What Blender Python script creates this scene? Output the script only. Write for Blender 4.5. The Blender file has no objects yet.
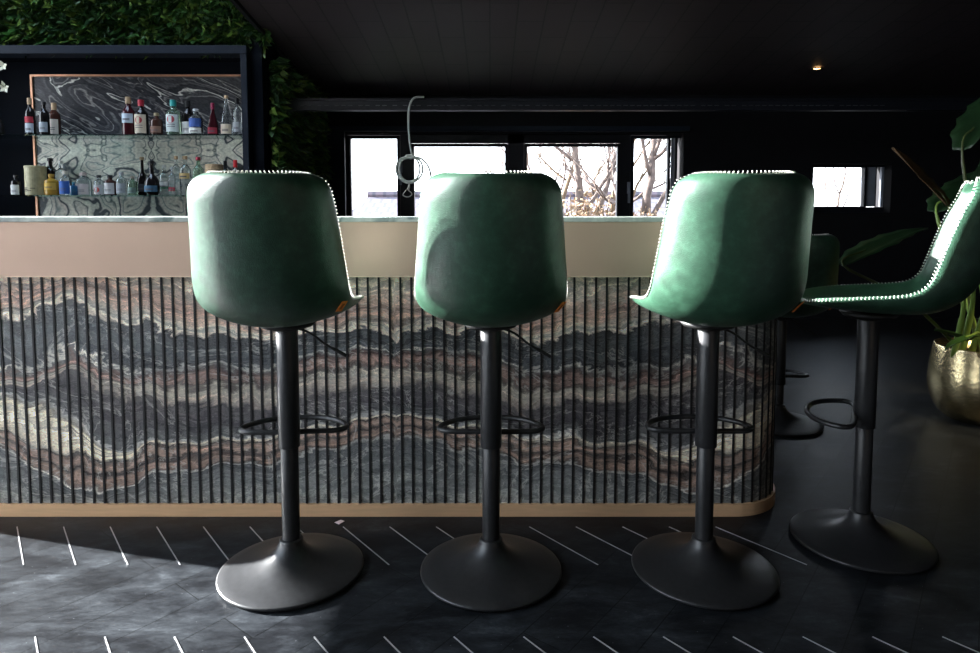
import bpy, bmesh, math, random
from mathutils import Vector, Matrix, Euler
random.seed(7)
SC = bpy.context.scene
COL = SC.collection
PI = math.pi

# ---------------------------------------------------------------- camera
F, CXP, PYP, CAMH = 653.0, 490.0, 257.0, 1.10
PITCH = math.radians(3.85)
cam = bpy.data.cameras.new('camera')
camo = bpy.data.objects.new('camera', cam)
COL.objects.link(camo)
cam.sensor_width = 36.0
cam.lens = F / 980.0 * 36.0
cam.shift_y = -(326.5 - PYP) / 980.0
cam.clip_start = 0.02
cam.clip_end = 300
camo.location = (0, 0, CAMH)
camo.rotation_euler = (PI / 2 - PITCH, 0, 0)
SC.camera = camo

def ray(px, py):
    a = (px - CXP) / F
    b = -(py - PYP) / F
    return Vector((a, math.cos(PITCH) + b * math.sin(PITCH), -math.sin(PITCH) + b * math.cos(PITCH)))

def at(px, py, Y):
    """point of the place at distance Y seen in direction px,py"""
    r = ray(px, py)
    return Vector((0, 0, CAMH)) + r * (Y / r.y)

def proj(p):
    d = Vector(p) - Vector((0, 0, CAMH))
    dep = d.y * math.cos(PITCH) - d.z * math.sin(PITCH)
    up = d.y * math.sin(PITCH) + d.z * math.cos(PITCH)
    return CXP + F * d.x / dep, PYP - F * up / dep

# ---------------------------------------------------------------- materials
MATS = {}
def newmat(name):
    m = bpy.data.materials.new(name)
    m.use_nodes = True
    nt = m.node_tree
    nt.nodes.clear()
    out = nt.nodes.new('ShaderNodeOutputMaterial')
    MATS[name] = m
    return m, nt, out

def N(nt, typ, **kw):
    n = nt.nodes.new(typ)
    for k, v in kw.items():
        if k in n.inputs.keys() if isinstance(k, str) else False:
            n.inputs[k].default_value = v
        else:
            setattr(n, k, v)
    return n

def ramp(nt, stops, interp='LINEAR'):
    r = nt.nodes.new('ShaderNodeValToRGB')
    r.color_ramp.interpolation = interp
    e = r.color_ramp.elements
    while len(e) > 1:
        e.remove(e[-1])
    e[0].position = stops[0][0]
    e[0].color = (*stops[0][1], 1)
    for p, c in stops[1:]:
        x = e.new(p)
        x.color = (*c, 1)
    return r

def mat(name, col, rough=0.5, metal=0.0, var=0.12, nscale=20.0, bump=0.0, bscale=None,
        trans=0.0, ior=1.45, coat=0.0, emit=None, estr=0.0, spec=0.5, sheen=0.0, stretch=None):
    m, nt, out = newmat(name)
    b = nt.nodes.new('ShaderNodeBsdfPrincipled')
    tc = nt.nodes.new('ShaderNodeTexCoord')
    mp = nt.nodes.new('ShaderNodeMapping')
    nt.links.new(tc.outputs['Object'], mp.inputs['Vector'])
    if stretch:
        mp.inputs['Scale'].default_value = stretch
    nz = nt.nodes.new('ShaderNodeTexNoise')
    nz.inputs['Scale'].default_value = nscale
    nz.inputs['Detail'].default_value = 5
    nt.links.new(mp.outputs[0], nz.inputs['Vector'])
    lo = tuple(max(0, c * (1 - var)) for c in col)
    hi = tuple(min(1, c * (1 + var)) for c in col)
    r = ramp(nt, [(0.3, lo), (0.7, hi)])
    nt.links.new(nz.outputs['Fac'], r.inputs['Fac'])
    nt.links.new(r.outputs['Color'], b.inputs['Base Color'])
    b.inputs['Roughness'].default_value = rough
    b.inputs['Metallic'].default_value = metal
    b.inputs['IOR'].default_value = ior
    b.inputs['Transmission Weight'].default_value = trans
    b.inputs['Coat Weight'].default_value = coat
    b.inputs['Specular IOR Level'].default_value = spec
    b.inputs['Sheen Weight'].default_value = sheen
    if emit:
        b.inputs['Emission Color'].default_value = (*emit, 1)
        b.inputs['Emission Strength'].default_value = estr
    if bump:
        bn = nt.nodes.new('ShaderNodeTexNoise')
        bn.inputs['Scale'].default_value = bscale or nscale * 6
        bn.inputs['Detail'].default_value = 4
        nt.links.new(mp.outputs[0], bn.inputs['Vector'])
        bp = nt.nodes.new('ShaderNodeBump')
        bp.inputs['Strength'].default_value = bump
        bp.inputs['Distance'].default_value = 0.002
        nt.links.new(bn.outputs['Fac'], bp.inputs['Height'])
        nt.links.new(bp.outputs['Normal'], b.inputs['Normal'])
    nt.links.new(b.outputs[0], out.inputs['Surface'])
    return m

def leather_mat():
    m, nt, out = newmat('green_leather')
    b = nt.nodes.new('ShaderNodeBsdfPrincipled')
    tc = nt.nodes.new('ShaderNodeTexCoord')
    n1 = nt.nodes.new('ShaderNodeTexNoise'); n1.inputs['Scale'].default_value = 26; n1.inputs['Detail'].default_value = 8
    n1.inputs['Roughness'].default_value = 0.65
    nt.links.new(tc.outputs['Object'], n1.inputs['Vector'])
    r = ramp(nt, [(0.25, (0.013, 0.036, 0.022)), (0.5, (0.022, 0.060, 0.036)), (0.72, (0.038, 0.098, 0.060))])
    nt.links.new(n1.outputs['Fac'], r.inputs['Fac'])
    nt.links.new(r.outputs[0], b.inputs['Base Color'])
    n2 = nt.nodes.new('ShaderNodeTexVoronoi'); n2.inputs['Scale'].default_value = 420
    nt.links.new(tc.outputs['Object'], n2.inputs['Vector'])
    n3 = nt.nodes.new('ShaderNodeTexNoise'); n3.inputs['Scale'].default_value = 60; n3.inputs['Detail'].default_value = 6
    nt.links.new(tc.outputs['Object'], n3.inputs['Vector'])
    ad = nt.nodes.new('ShaderNodeMath'); ad.operation = 'ADD'
    nt.links.new(n2.outputs['Distance'], ad.inputs[0]); nt.links.new(n3.outputs['Fac'], ad.inputs[1])
    bp = nt.nodes.new('ShaderNodeBump'); bp.inputs['Strength'].default_value = 0.35; bp.inputs['Distance'].default_value = 0.0015
    nt.links.new(ad.outputs[0], bp.inputs['Height'])
    nt.links.new(bp.outputs[0], b.inputs['Normal'])
    b.inputs['Roughness'].default_value = 0.34
    b.inputs['Specular IOR Level'].default_value = 0.6
    nt.links.new(b.outputs[0], out.inputs['Surface'])
    return m

def thin_glass(name, tint=(1, 1, 1), rough=0.0):
    m, nt, out = newmat(name)
    t = nt.nodes.new('ShaderNodeBsdfTransparent'); t.inputs[0].default_value = (*tint, 1)
    g = nt.nodes.new('ShaderNodeBsdfGlossy'); g.inputs['Roughness'].default_value = rough
    f = nt.nodes.new('ShaderNodeFresnel'); f.inputs[0].default_value = 1.3
    nz = nt.nodes.new('ShaderNodeTexNoise'); nz.inputs['Scale'].default_value = 3
    mx = nt.nodes.new('ShaderNodeMixShader')
    bp = nt.nodes.new('ShaderNodeBump'); bp.inputs['Strength'].default_value = 0.02
    nt.links.new(nz.outputs['Fac'], bp.inputs['Height']); nt.links.new(bp.outputs[0], g.inputs['Normal'])
    nt.links.new(f.outputs[0], mx.inputs[0]); nt.links.new(t.outputs[0], mx.inputs[1]); nt.links.new(g.outputs[0], mx.inputs[2])
    nt.links.new(mx.outputs[0], out.inputs['Surface'])
    return m

NST = 9.0
def strata_mat():
    """banded marble: colour follows the 'strata' layer number kept on the stone, plus fine grain"""
    m, nt, out = newmat('banded_marble')
    b = nt.nodes.new('ShaderNodeBsdfPrincipled')
    L = nt.links.new
    a = nt.nodes.new('ShaderNodeAttribute'); a.attribute_name = 'strata'
    q = nt.nodes.new('ShaderNodeAttribute'); q.attribute_name = 'stonepos'
    def noise(vec, sc, det=6, rough=0.6, dist=0.0):
        n = nt.nodes.new('ShaderNodeTexNoise'); n.inputs['Scale'].default_value = sc
        n.inputs['Detail'].default_value = det; n.inputs['Roughness'].default_value = rough
        n.inputs['Distortion'].default_value = dist
        if vec is not None: L(vec, n.inputs['Vector'])
        return n
    def M(op, x, y=None, z=None):
        n = nt.nodes.new('ShaderNodeMath'); n.operation = op
        for i, v in enumerate((x, y, z)):
            if v is None: continue
            if isinstance(v, (int, float)): n.inputs[i].default_value = v
            else: L(v, n.inputs[i])
        return n.outputs[0]
    P = q.outputs['Vector']
    n1 = noise(P, 5.5, 5, 0.55, 0.6)
    n2 = noise(P, 28, 6, 0.7, 1.2)
    h = M('ADD', a.outputs['Fac'], M('MULTIPLY', M('SUBTRACT', n1.outputs['Fac'], 0.5), 0.05))
    h = M('ADD', h, M('MULTIPLY', M('SUBTRACT', n2.outputs['Fac'], 0.5), 0.016))
    n4 = noise(P, 11, 8, 0.62, 1.8)
    h = M('ADD', h, M('MULTIPLY', M('SUBTRACT', n4.outputs['Fac'], 0.5), 0.10))
    S = [(0.0, (.66, .58, .50)), (.6, (.60, .50, .42)), (.85, (.50, .36, .29)), (1.1, (.40, .26, .21)), (1.5, (.50, .37, .30)),
         (1.85, (.72, .66, .57)), (1.97, (.62, .55, .47)), (2.03, (.07, .075, .085)), (2.35, (.10, .12, .135)), (2.78, (.085, .10, .12)),
         (2.84, (.52, .52, .48)), (2.90, (.12, .13, .14)), (3.05, (.14, .08, .07)), (3.2, (.42, .28, .235)), (3.42, (.10, .075, .075)),
         (3.6, (.48, .45, .38)), (3.85, (.42, .36, .31)), (4.05, (.11, .10, .11)), (4.5, (.075, .07, .085)), (4.93, (.13, .14, .15)),
         (5.0, (.80, .76, .66)), (5.15, (.62, .58, .47)), (5.55, (.60, .57, .48)), (5.95, (.66, .60, .48)), (6.08, (.05, .045, .045)),
         (6.3, (.36, .25, .20)), (6.5, (.07, .06, .06)), (6.72, (.34, .23, .18)), (6.95, (.12, .09, .085)), (7.02, (.62, .62, .58)),
         (7.12, (.09, .10, .115)), (8.2, (.26, .28, .28))]
    r = ramp(nt, [(p / NST, tuple(min(.95, v * (1.40 if max(c) > .3 else .88)) for v in c)) for p, c in S])
    L(h, r.inputs['Fac'])
    # thin lamination following the layers
    cx = nt.nodes.new('ShaderNodeCombineXYZ')
    L(M('MULTIPLY', h, 120.0), cx.inputs[0])
    sx = nt.nodes.new('ShaderNodeSeparateXYZ'); L(P, sx.inputs[0])
    L(M('MULTIPLY', sx.outputs[0], 6.0), cx.inputs[1])
    lam = noise(cx.outputs[0], 1.0, 4, 0.75)
    lr = ramp(nt, [(0.30, (.22, .22, .24)), (0.44, (.9, .9, .9)), (0.56, (1.2, 1.18, 1.15)), (0.66, (2.4, 2.3, 2.2)), (0.74, (3.6, 3.5, 3.3))])
    L(lam.outputs['Fac'], lr.inputs['Fac'])
    mx = nt.nodes.new('ShaderNodeMix'); mx.data_type = 'RGBA'; mx.blend_type = 'MULTIPLY'
    mx.inputs[0].default_value = 0.95
    L(r.outputs[0], mx.inputs[6]); L(lr.outputs[0], mx.inputs[7])
    gr = noise(P, 150, 3, 0.8)
    gg = ramp(nt, [(0.35, (.45, .45, .45)), (0.6, (1.0, 1.0, 1.0)), (0.75, (1.9, 1.9, 1.9))])
    L(gr.outputs['Fac'], gg.inputs['Fac'])
    m2 = nt.nodes.new('ShaderNodeMix'); m2.data_type = 'RGBA'; m2.blend_type = 'MULTIPLY'
    m2.inputs[0].default_value = 0.7
    L(mx.outputs[2], m2.inputs[6]); L(gg.outputs[0], m2.inputs[7])
    c2 = nt.nodes.new('ShaderNodeCombineXYZ')
    L(M('MULTIPLY', h, 210.0), c2.inputs[0]); L(M('MULTIPLY', sx.outputs[0], 11.0), c2.inputs[1]); c2.inputs[2].default_value = 4.0
    l2 = noise(c2.outputs[0], 1.0, 5, 0.8, 0.4)
    l2r = ramp(nt, [(0.46, (0, 0, 0)), (0.58, (.35, .35, .35)), (0.72, (1, 1, 1))]); L(l2.outputs['Fac'], l2r.inputs['Fac'])
    c3 = nt.nodes.new('ShaderNodeCombineXYZ'); L(M('MULTIPLY', h, 38.0), c3.inputs[0]); L(M('MULTIPLY', sx.outputs[0], 2.2), c3.inputs[1])
    l3 = noise(c3.outputs[0], 1.0, 4, 0.6, 0.3)
    l3r = ramp(nt, [(0.34, (.25, .24, .25)), (0.5, (.95, .94, .93)), (0.66, (1.75, 1.65, 1.55))]); L(l3.outputs['Fac'], l3r.inputs['Fac'])
    m5 = nt.nodes.new('ShaderNodeMix'); m5.data_type = 'RGBA'; m5.blend_type = 'MULTIPLY'; m5.inputs[0].default_value = .85
    L(m2.outputs[2], m5.inputs[6]); L(l3r.outputs[0], m5.inputs[7])
    m2 = nt.nodes.new('ShaderNodeMix'); m2.data_type = 'RGBA'
    L(M('MULTIPLY', l2r.outputs[0], 0.6), m2.inputs[0]); L(m5.outputs[2], m2.inputs[6]); m2.inputs[7].default_value = (.50, .49, .46, 1)
    # a few white calcite veins
    vn = noise(P, 3.2, 8, 0.6, 2.5)
    vv = M('ABSOLUTE', M('SUBTRACT', vn.outputs['Fac'], 0.47))
    vr = ramp(nt, [(0.0, (1, 1, 1)), (0.006, (.5, .5, .5)), (0.012, (0, 0, 0))])
    L(vv, vr.inputs['Fac'])
    m3 = nt.nodes.new('ShaderNodeMix'); m3.data_type = 'RGBA'
    L(M('MULTIPLY', vr.outputs[0], 0.55), m3.inputs[0]); L(m2.outputs[2], m3.inputs[6]); m3.inputs[7].default_value = (.72, .70, .64, 1)
    L(m3.outputs[2], b.inputs['Base Color'])
    b.inputs['Roughness'].default_value = 0.42
    L(b.outputs[0], out.inputs['Surface'])
    return m

def veined_mat(name, stops, scale=2.2, dist=3.0, skew=0.0, mirror=None, grain=0.5, rough=0.25, seed=0.0, zst=2.2):
    m, nt, out = newmat(name)
    L = nt.links.new
    b = nt.nodes.new('ShaderNodeBsdfPrincipled')
    tc = nt.nodes.new('ShaderNodeTexCoord')
    sp = nt.nodes.new('ShaderNodeSeparateXYZ'); L(tc.outputs['Object'], sp.inputs[0])
    def M(op, x, y=None):
        n = nt.nodes.new('ShaderNodeMath'); n.operation = op
        for i, v in enumerate((x, y)):
            if v is None: continue
            if isinstance(v, (int, float)): n.inputs[i].default_value = v
            else: L(v, n.inputs[i])
        return n.outputs[0]
    X = sp.outputs[0]; Z = sp.outputs[2]
    if mirror:
        X = M('ABSOLUTE', M('SUBTRACT', X, mirror[0]))
        Z = M('ABSOLUTE', M('SUBTRACT', Z, mirror[1]))
    if skew: Z = M('ADD', Z, M('MULTIPLY', X, skew))
    cb = nt.nodes.new('ShaderNodeCombineXYZ')
    L(X, cb.inputs[0]); L(M('MULTIPLY', Z, zst), cb.inputs[2]); cb.inputs[1].default_value = seed
    n1 = nt.nodes.new('ShaderNodeTexNoise'); n1.inputs['Scale'].default_value = scale; n1.inputs['Detail'].default_value = 3
    n1.inputs['Distortion'].default_value = 0.7; L(cb.outputs[0], n1.inputs['Vector'])
    n2 = nt.nodes.new('ShaderNodeTexNoise'); n2.inputs['Scale'].default_value = scale * 6; n2.inputs['Detail'].default_value = 6
    L(cb.outputs[0], n2.inputs['Vector'])
    h = M('ADD', M('MULTIPLY', n1.outputs['Fac'], dist), M('MULTIPLY', n2.outputs['Fac'], 0.25))
    h = M('ADD', h, M('MULTIPLY', Z, 0.9))
    h = M('FRACT', h)
    r = ramp(nt, stops); L(h, r.inputs['Fac'])
    n3 = nt.nodes.new('ShaderNodeTexNoise'); n3.inputs['Scale'].default_value = 45; n3.inputs['Detail'].default_value = 6
    L(cb.outputs[0], n3.inputs['Vector'])
    g = ramp(nt, [(0.3, (.5, .5, .5)), (0.7, (1.4, 1.4, 1.4))]); L(n3.outputs['Fac'], g.inputs['Fac'])
    mx = nt.nodes.new('ShaderNodeMix'); mx.data_type = 'RGBA'; mx.blend_type = 'MULTIPLY'; mx.inputs[0].default_value = grain
    L(r.outputs[0], mx.inputs[6]); L(g.outputs[0], mx.inputs[7])
    L(mx.outputs[2], b.inputs['Base Color'])
    b.inputs['Roughness'].default_value = rough
    L(b.outputs[0], out.inputs['Surface'])
    return m

def floor_mat():
    m, nt, out = newmat('dark_plank_floor')
    L = nt.links.new
    b = nt.nodes.new('ShaderNodeBsdfPrincipled')
    tc = nt.nodes.new('ShaderNodeTexCoord')
    mp = nt.nodes.new('ShaderNodeMapping'); mp.inputs['Rotation'].default_value = (0, 0, math.radians(-52))
    L(tc.outputs['Object'], mp.inputs['Vector'])
    br = nt.nodes.new('ShaderNodeTexBrick')
    br.inputs['Scale'].default_value = 1.0; br.inputs['Brick Width'].default_value = 0.9; br.inputs['Row Height'].default_value = 0.135
    br.inputs['Mortar Size'].default_value = 0.0016; br.inputs['Color1'].default_value = (.9, .9, .9, 1); br.inputs['Color2'].default_value = (1.1, 1.1, 1.1, 1)
    br.inputs['Mortar'].default_value = (.3, .3, .3, 1)
    L(mp.outputs[0], br.inputs['Vector'])
    mp2 = nt.nodes.new('ShaderNodeMapping'); mp2.inputs['Rotation'].default_value = (0, 0, math.radians(-52)); mp2.inputs['Scale'].default_value = (1.6, 4, 1)
    L(tc.outputs['Object'], mp2.inputs['Vector'])
    n = nt.nodes.new('ShaderNodeTexNoise'); n.inputs['Scale'].default_value = 2.6; n.inputs['Detail'].default_value = 14; n.inputs['Roughness'].default_value = .80
    n.inputs['Distortion'].default_value = 0.25
    L(mp2.outputs[0], n.inputs['Vector'])
    r = ramp(nt, [(0.30, (.003, .0034, .0042)), (0.44, (.008, .009, .011)), (0.56, (.022, .025, .029)), (0.66, (.05, .056, .063)), (0.78, (.12, .135, .15))])
    L(n.outputs['Fac'], r.inputs['Fac'])
    mx = nt.nodes.new('ShaderNodeMix'); mx.data_type = 'RGBA'; mx.blend_type = 'MULTIPLY'; mx.inputs[0].default_value = 1
    L(r.outputs[0], mx.inputs[6]); L(br.outputs['Color'], mx.inputs[7])
    # dust specks
    v = nt.nodes.new('ShaderNodeTexVoronoi'); v.inputs['Scale'].default_value = 34
    L(tc.outputs['Object'], v.inputs['Vector'])
    vr = ramp(nt, [(0.0, (1, 1, 1)), (0.035, (.6, .6, .6)), (0.05, (0, 0, 0))]); L(v.outputs['Distance'], vr.inputs['Fac'])
    m3 = nt.nodes.new('ShaderNodeMix'); m3.data_type = 'RGBA'
    L(vr.outputs[0], m3.inputs[0]); L(mx.outputs[2], m3.inputs[6]); m3.inputs[7].default_value = (.16, .17, .18, 1)
    L(m3.outputs[2], b.inputs['Base Color'])
    rr = ramp(nt, [(0.3, (.36, .36, .36)), (0.8, (.52, .52, .52))]); L(n.outputs['Fac'], rr.inputs['Fac'])
    L(rr.outputs[0], b.inputs['Roughness'])
    bp = nt.nodes.new('ShaderNodeBump'); bp.inputs['Strength'].default_value = .25; bp.inputs['Distance'].default_value = .003
    ad = nt.nodes.new('ShaderNodeMath'); ad.operation = 'MULTIPLY'
    L(n.outputs['Fac'], ad.inputs[0]); L(br.outputs['Fac'], ad.inputs[1])
    sb = nt.nodes.new('ShaderNodeMath'); sb.operation = 'SUBTRACT'; L(n.outputs['Fac'], sb.inputs[0]); L(br.outputs['Fac'], sb.inputs[1])
    L(sb.outputs[0], bp.inputs['Height']); L(bp.outputs[0], b.inputs['Normal'])
    b.inputs['Specular IOR Level'].default_value = .12
    L(b.outputs[0], out.inputs['Surface'])
    return m

def ceiling_mat():
    m, nt, out = newmat('ceiling_boards')
    L = nt.links.new
    b = nt.nodes.new('ShaderNodeBsdfPrincipled')
    tc = nt.nodes.new('ShaderNodeTexCoord')
    mp = nt.nodes.new('ShaderNodeMapping'); mp.inputs['Rotation'].default_value = (0, 0, PI / 2)
    L(tc.outputs['Object'], mp.inputs['Vector'])
    br = nt.nodes.new('ShaderNodeTexBrick')
    br.inputs['Scale'].default_value = 1.0; br.inputs['Brick Width'].default_value = 0.62; br.inputs['Row Height'].default_value = 0.20
    br.inputs['Mortar Size'].default_value = 0.006
    br.inputs['Color1'].default_value = (.030, .021, .024, 1); br.inputs['Color2'].default_value = (.036, .026, .028, 1); br.inputs['Mortar'].default_value = (.008, .006, .007, 1)
    L(mp.outputs[0], br.inputs['Vector'])
    L(br.outputs['Color'], b.inputs['Base Color'])
    bp = nt.nodes.new('ShaderNodeBump'); bp.invert = True; bp.inputs['Strength'].default_value = .6; bp.inputs['Distance'].default_value = .006
    L(br.outputs['Fac'], bp.inputs['Height']); L(bp.outputs[0], b.inputs['Normal'])
    b.inputs['Roughness'].default_value = .6
    L(b.outputs[0], out.inputs['Surface'])
    return m

def rooftile_mat():
    m, nt, out = newmat('roof_tiles')
    L = nt.links.new
    b = nt.nodes.new('ShaderNodeBsdfPrincipled')
    tc = nt.nodes.new('ShaderNodeTexCoord')
    w = nt.nodes.new('ShaderNodeTexBrick')
    w.offset = 0.5
    w.inputs['Scale'].default_value = 1; w.inputs['Brick Width'].default_value = .24; w.inputs['Row Height'].default_value = .30
    w.inputs['Mortar Size'].default_value = .05; w.inputs['Mortar Smooth'].default_value = .6
    w.inputs['Color1'].default_value = (.07, .055, .068, 1); w.inputs['Color2'].default_value = (.085, .06, .07, 1); w.inputs['Mortar'].default_value = (.04, .035, .045, 1)
    L(tc.outputs['Object'], w.inputs['Vector'])
    L(w.outputs['Color'], b.inputs['Base Color'])
    b.inputs['Roughness'].default_value = .8
    L(b.outputs[0], out.inputs['Surface'])
    return m

leather = leather_mat()
strata = strata_mat()
M_ = dict(
    wall=mat('black_wall_paint', (.005, .0052, .0068), .8, spec=.2, var=.15, nscale=8, bump=.1),
    navy=mat('navy_black_lacquer', (.0022, .0036, .007), .8, spec=.08, var=.2, nscale=4),
    frameblue=mat('grey_blue_lacquer', (.009, .014, .024), .6, spec=.2, var=.1),
    winframe=mat('black_window_frame', (.006, .007, .011), .5, spec=.3),
    reveal=mat('pale_outer_reveal', (.16, .18, .22), .8, var=.2, nscale=8),
    copper=mat('copper_trim', (.80, .44, .28), .35, metal=.7, var=.08),
    plinth=mat('brushed_brass_plinth', (.78, .50, .29), .42, metal=.3, var=.06, nscale=9, stretch=(1, 1, 12)),
    fascia=mat('champagne_metal_fascia', (.62, .43, .325), .40, metal=.30, var=.05, nscale=3, bump=.05, bscale=300),
    lip=mat('bright_brass_edge', (.85, .66, .50), .4, metal=.3),
    slat=mat('black_slat', (.008, .008, .009), .55),
    carcass=mat('black_bar_body', (.010, .010, .011), .6),
    blackmetal=mat('black_powder_metal', (.017, .0175, .019), .38, var=.2, nscale=60, bump=.12, bscale=700, spec=.6),
    darkplate=mat('black_plastic', (.008, .008, .008), .5),
    stitch=mat('cream_thread', (.55, .54, .48), .8),
    tag=mat('orange_leather_tag', (.85, .24, .03), .6, var=.2, nscale=80),
    tagline=mat('dark_tag_print', (.16, .04, .01), .7),
    leaf=mat('leaf_green', (.032, .095, .02), .45, var=.5, nscale=6),
    leaf2=mat('leaf_olive', (.11, .17, .03), .45, var=.5, nscale=6),
    leafdark=mat('leaf_dark_glossy', (.012, .035, .012), .35, var=.4, nscale=9),
    leafdry=mat('leaf_dry', (.10, .055, .02), .6, var=.4, nscale=9),
    petiole=mat('stem_green', (.22, .34, .07), .4, var=.2, nscale=9),
    petdark=mat('stem_olive', (.08, .10, .03), .4, var=.2, nscale=9),
    gold=mat('hammered_champagne_gold', (.80, .66, .38), .24, metal=1, var=.08, nscale=12, bump=1.0, bscale=45),
    soil=mat('potting_soil', (.02, .014, .01), .95, var=.5, nscale=60, bump=1),
    petal=mat('cream_petal', (.75, .72, .55), .6, var=.1),
    twig=mat('orchid_stem', (.10, .13, .05), .6),
    cable=mat('grey_cable', (.48, .52, .48), .5),
    brassplug=mat('pale_plug', (.55, .55, .50), .4),
    inlay=mat('pale_metal_inlay', (.62, .62, .64), .42, metal=.85),
    scrap=mat('pink_white_paper', (.75, .62, .64), .8),
    bark=mat('tree_bark', (.085, .06, .05), .9, var=.4, nscale=12),
    twigbr=mat('tan_twigs', (.12, .08, .05), .9, var=.4, nscale=12),
    dryleaf=mat('tan_dry_leaves', (.17, .10, .05), .8, var=.5, nscale=7),
    renderw=mat('pale_house_render', (.16, .15, .15), .9, var=.1),
    orange=mat('orange_clay_pot', (.45, .14, .05), .8),
    ground=mat('grey_lawn', (.06, .07, .04), .95, var=.4, nscale=3),
    lampwarm=mat('warm_lamp_lens', (1, .6, .3), .5, emit=(1.0, .55, .22), estr=14),
    lampring=mat('black_lamp_ring', (.015, .013, .012), .4),
    rubber=mat('grey_plastic', (.05, .055, .06), .5),
)
winglass = thin_glass('window_glass', (.96, .98, 1))
shelfglass = mat('green_edge_shelf_glass', (.55, .78, .70), .03, trans=1.0, ior=1.45, var=.02)
topstone = veined_mat('pale_green_marble', [(0, (.62, .66, .60)), (.3, (.50, .55, .50)), (.42, (.20, .26, .24)), (.5, (.62, .64, .60)), (.8, (.45, .50, .48)), (1, (.62, .66, .60))], 2.5, 3.0, grain=.35, zst=1)
darkstone = veined_mat('dark_veined_marble', [(0, (.055, .058, .065)), (.08, (.28, .28, .28)), (.11, (.06, .06, .07)), (.18, (.08, .082, .09)), (.205, (.75, .75, .70)), (.235, (.8, .8, .76)), (.26, (.05, .052, .06)), (.45, (.035, .037, .045)),
    (.52, (.13, .13, .14)), (.60, (.06, .06, .07)), (.71, (.07, .07, .08)), (.75, (.34, .33, .32)), (.79, (.05, .05, .06)), (1, (.045, .048, .055))], 1.3, 5.0, skew=.38, grain=.95, seed=5.3, zst=2.6)
p150 = at(150, 150, 5.32)
lightstone = veined_mat('pale_swirled_marble', [(0, (.80, .80, .70)), (.14, (.9, .87, .76)), (.20, (.10, .14, .13)), (.25, (.70, .68, .60)), (.42, (.80, .75, .66)), (.5, (.22, .28, .26)),
    (.55, (.66, .66, .58)), (.70, (.75, .70, .62)), (.77, (.07, .09, .10)), (.86, (.06, .08, .09)), (.89, (.60, .60, .52)), (1, (.80, .80, .70))], 1.9, 5.2, mirror=(p150.x, p150.z), grain=.6, seed=4.4, zst=1.3, rough=.35)
floorm = floor_mat(); ceilm = ceiling_mat(); tilem = rooftile_mat()

# ---------------------------------------------------------------- helpers
def obj(name, bm, m=None, parent=None, smooth=False, sub=0, bevel=0.0):
    me = bpy.data.meshes.new(name)
    bm.normal_update()
    bm.to_mesh(me); bm.free()
    if m is not None: me.materials.append(m)
    o = bpy.data.objects.new(name, me)
    COL.objects.link(o)
    if parent is not None: o.parent = parent
    if smooth:
        for p in me.polygons: p.use_smooth = True
    if bevel:
        b = o.modifiers.new('bevel', 'BEVEL'); b.width = bevel; b.segments = 2; b.limit_method = 'ANGLE'
    if sub:
        s = o.modifiers.new('sub', 'SUBSURF'); s.levels = sub; s.render_levels = sub
    return o

def tag(o, label, cat, group=None, kind=None):
    o['label'] = label; o['category'] = cat
    if group: o['group'] = group
    if kind: o['kind'] = kind
    return o

def thing(name, label, cat, loc=(0, 0, 0), rz=0.0, group=None):
    o = bpy.data.objects.new(name, None); COL.objects.link(o)
    o.empty_display_size = .1
    o.location = loc; o.rotation_euler = (0, 0, rz)
    return tag(o, label, cat, group)

def struct(o):
    o['kind'] = 'structure'; return o

def box(bm, lo, hi):
    x0, y0, z0 = lo; x1, y1, z1 = hi
    v = [bm.verts.new(c) for c in ((x0,y0,z0),(x1,y0,z0),(x1,y1,z0),(x0,y1,z0),(x0,y0,z1),(x1,y0,z1),(x1,y1,z1),(x0,y1,z1))]
    for f in ((0,3,2,1),(4,5,6,7),(0,1,5,4),(1,2,6,5),(2,3,7,6),(3,0,4,7)):
        bm.faces.new([v[i] for i in f])
    return bm

def B(lo, hi): return box(bmesh.new(), lo, hi)

def lathe(bm, prof, seg=32, c=(0, 0, 0)):
    rings = []
    for r, z in prof:
        if r < 1e-6:
            rings.append([bm.verts.new((c[0], c[1], c[2] + z))])
        else:
            rings.append([bm.verts.new((c[0] + r * math.cos(2*PI*i/seg), c[1] + r * math.sin(2*PI*i/seg), c[2] + z)) for i in range(seg)])
    for a, b in zip(rings, rings[1:]):
        for i in range(seg):
            j = (i + 1) % seg
            if len(a) == 1 and len(b) == 1: continue
            if len(a) == 1: bm.faces.new((a[0], b[j], b[i])) if False else bm.faces.new((a[0], b[i], b[j]))
            elif len(b) == 1: bm.faces.new((a[i], a[j], b[0]))
            else: bm.faces.new((a[i], a[j], b[j], b[i]))
    bmesh.ops.recalc_face_normals(bm, faces=bm.faces)
    return bm

def tube(bm, pts, r, seg=8, closed=False):
    pts = [Vector(p) for p in pts]
    n = len(pts)
    rr = r if isinstance(r, (list, tuple)) else [r] * n
    rings = []
    up = None
    for i, p in enumerate(pts):
        if closed: t = pts[(i+1) % n] - pts[i-1]
        else: t = pts[min(i+1, n-1)] - pts[max(i-1, 0)]
        if t.length < 1e-9: t = Vector((0, 0, 1))
        t.normalize()
        if up is None: up = Vector((0, 0, 1)) if abs(t.z) < .9 else Vector((1, 0, 0))
        u = up - t * up.dot(t)
        if u.length < 1e-5: u = Vector((1, 0, 0)) - t * t.x
        u.normalize(); up = u
        w = t.cross(u)
        rings.append([bm.verts.new(p + (u * math.cos(2*PI*k/seg) + w * math.sin(2*PI*k/seg)) * rr[i]) for k in range(seg)])
    m = n if closed else n - 1
    for i in range(m):
        a, b = rings[i], rings[(i+1) % n]
        for k in range(seg):
            l = (k+1) % seg
            bm.faces.new((a[k], a[l], b[l], b[k]))
    if not closed:
        bm.faces.new(rings[0][::-1]); bm.faces.new(rings[-1])
    return bm

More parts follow.
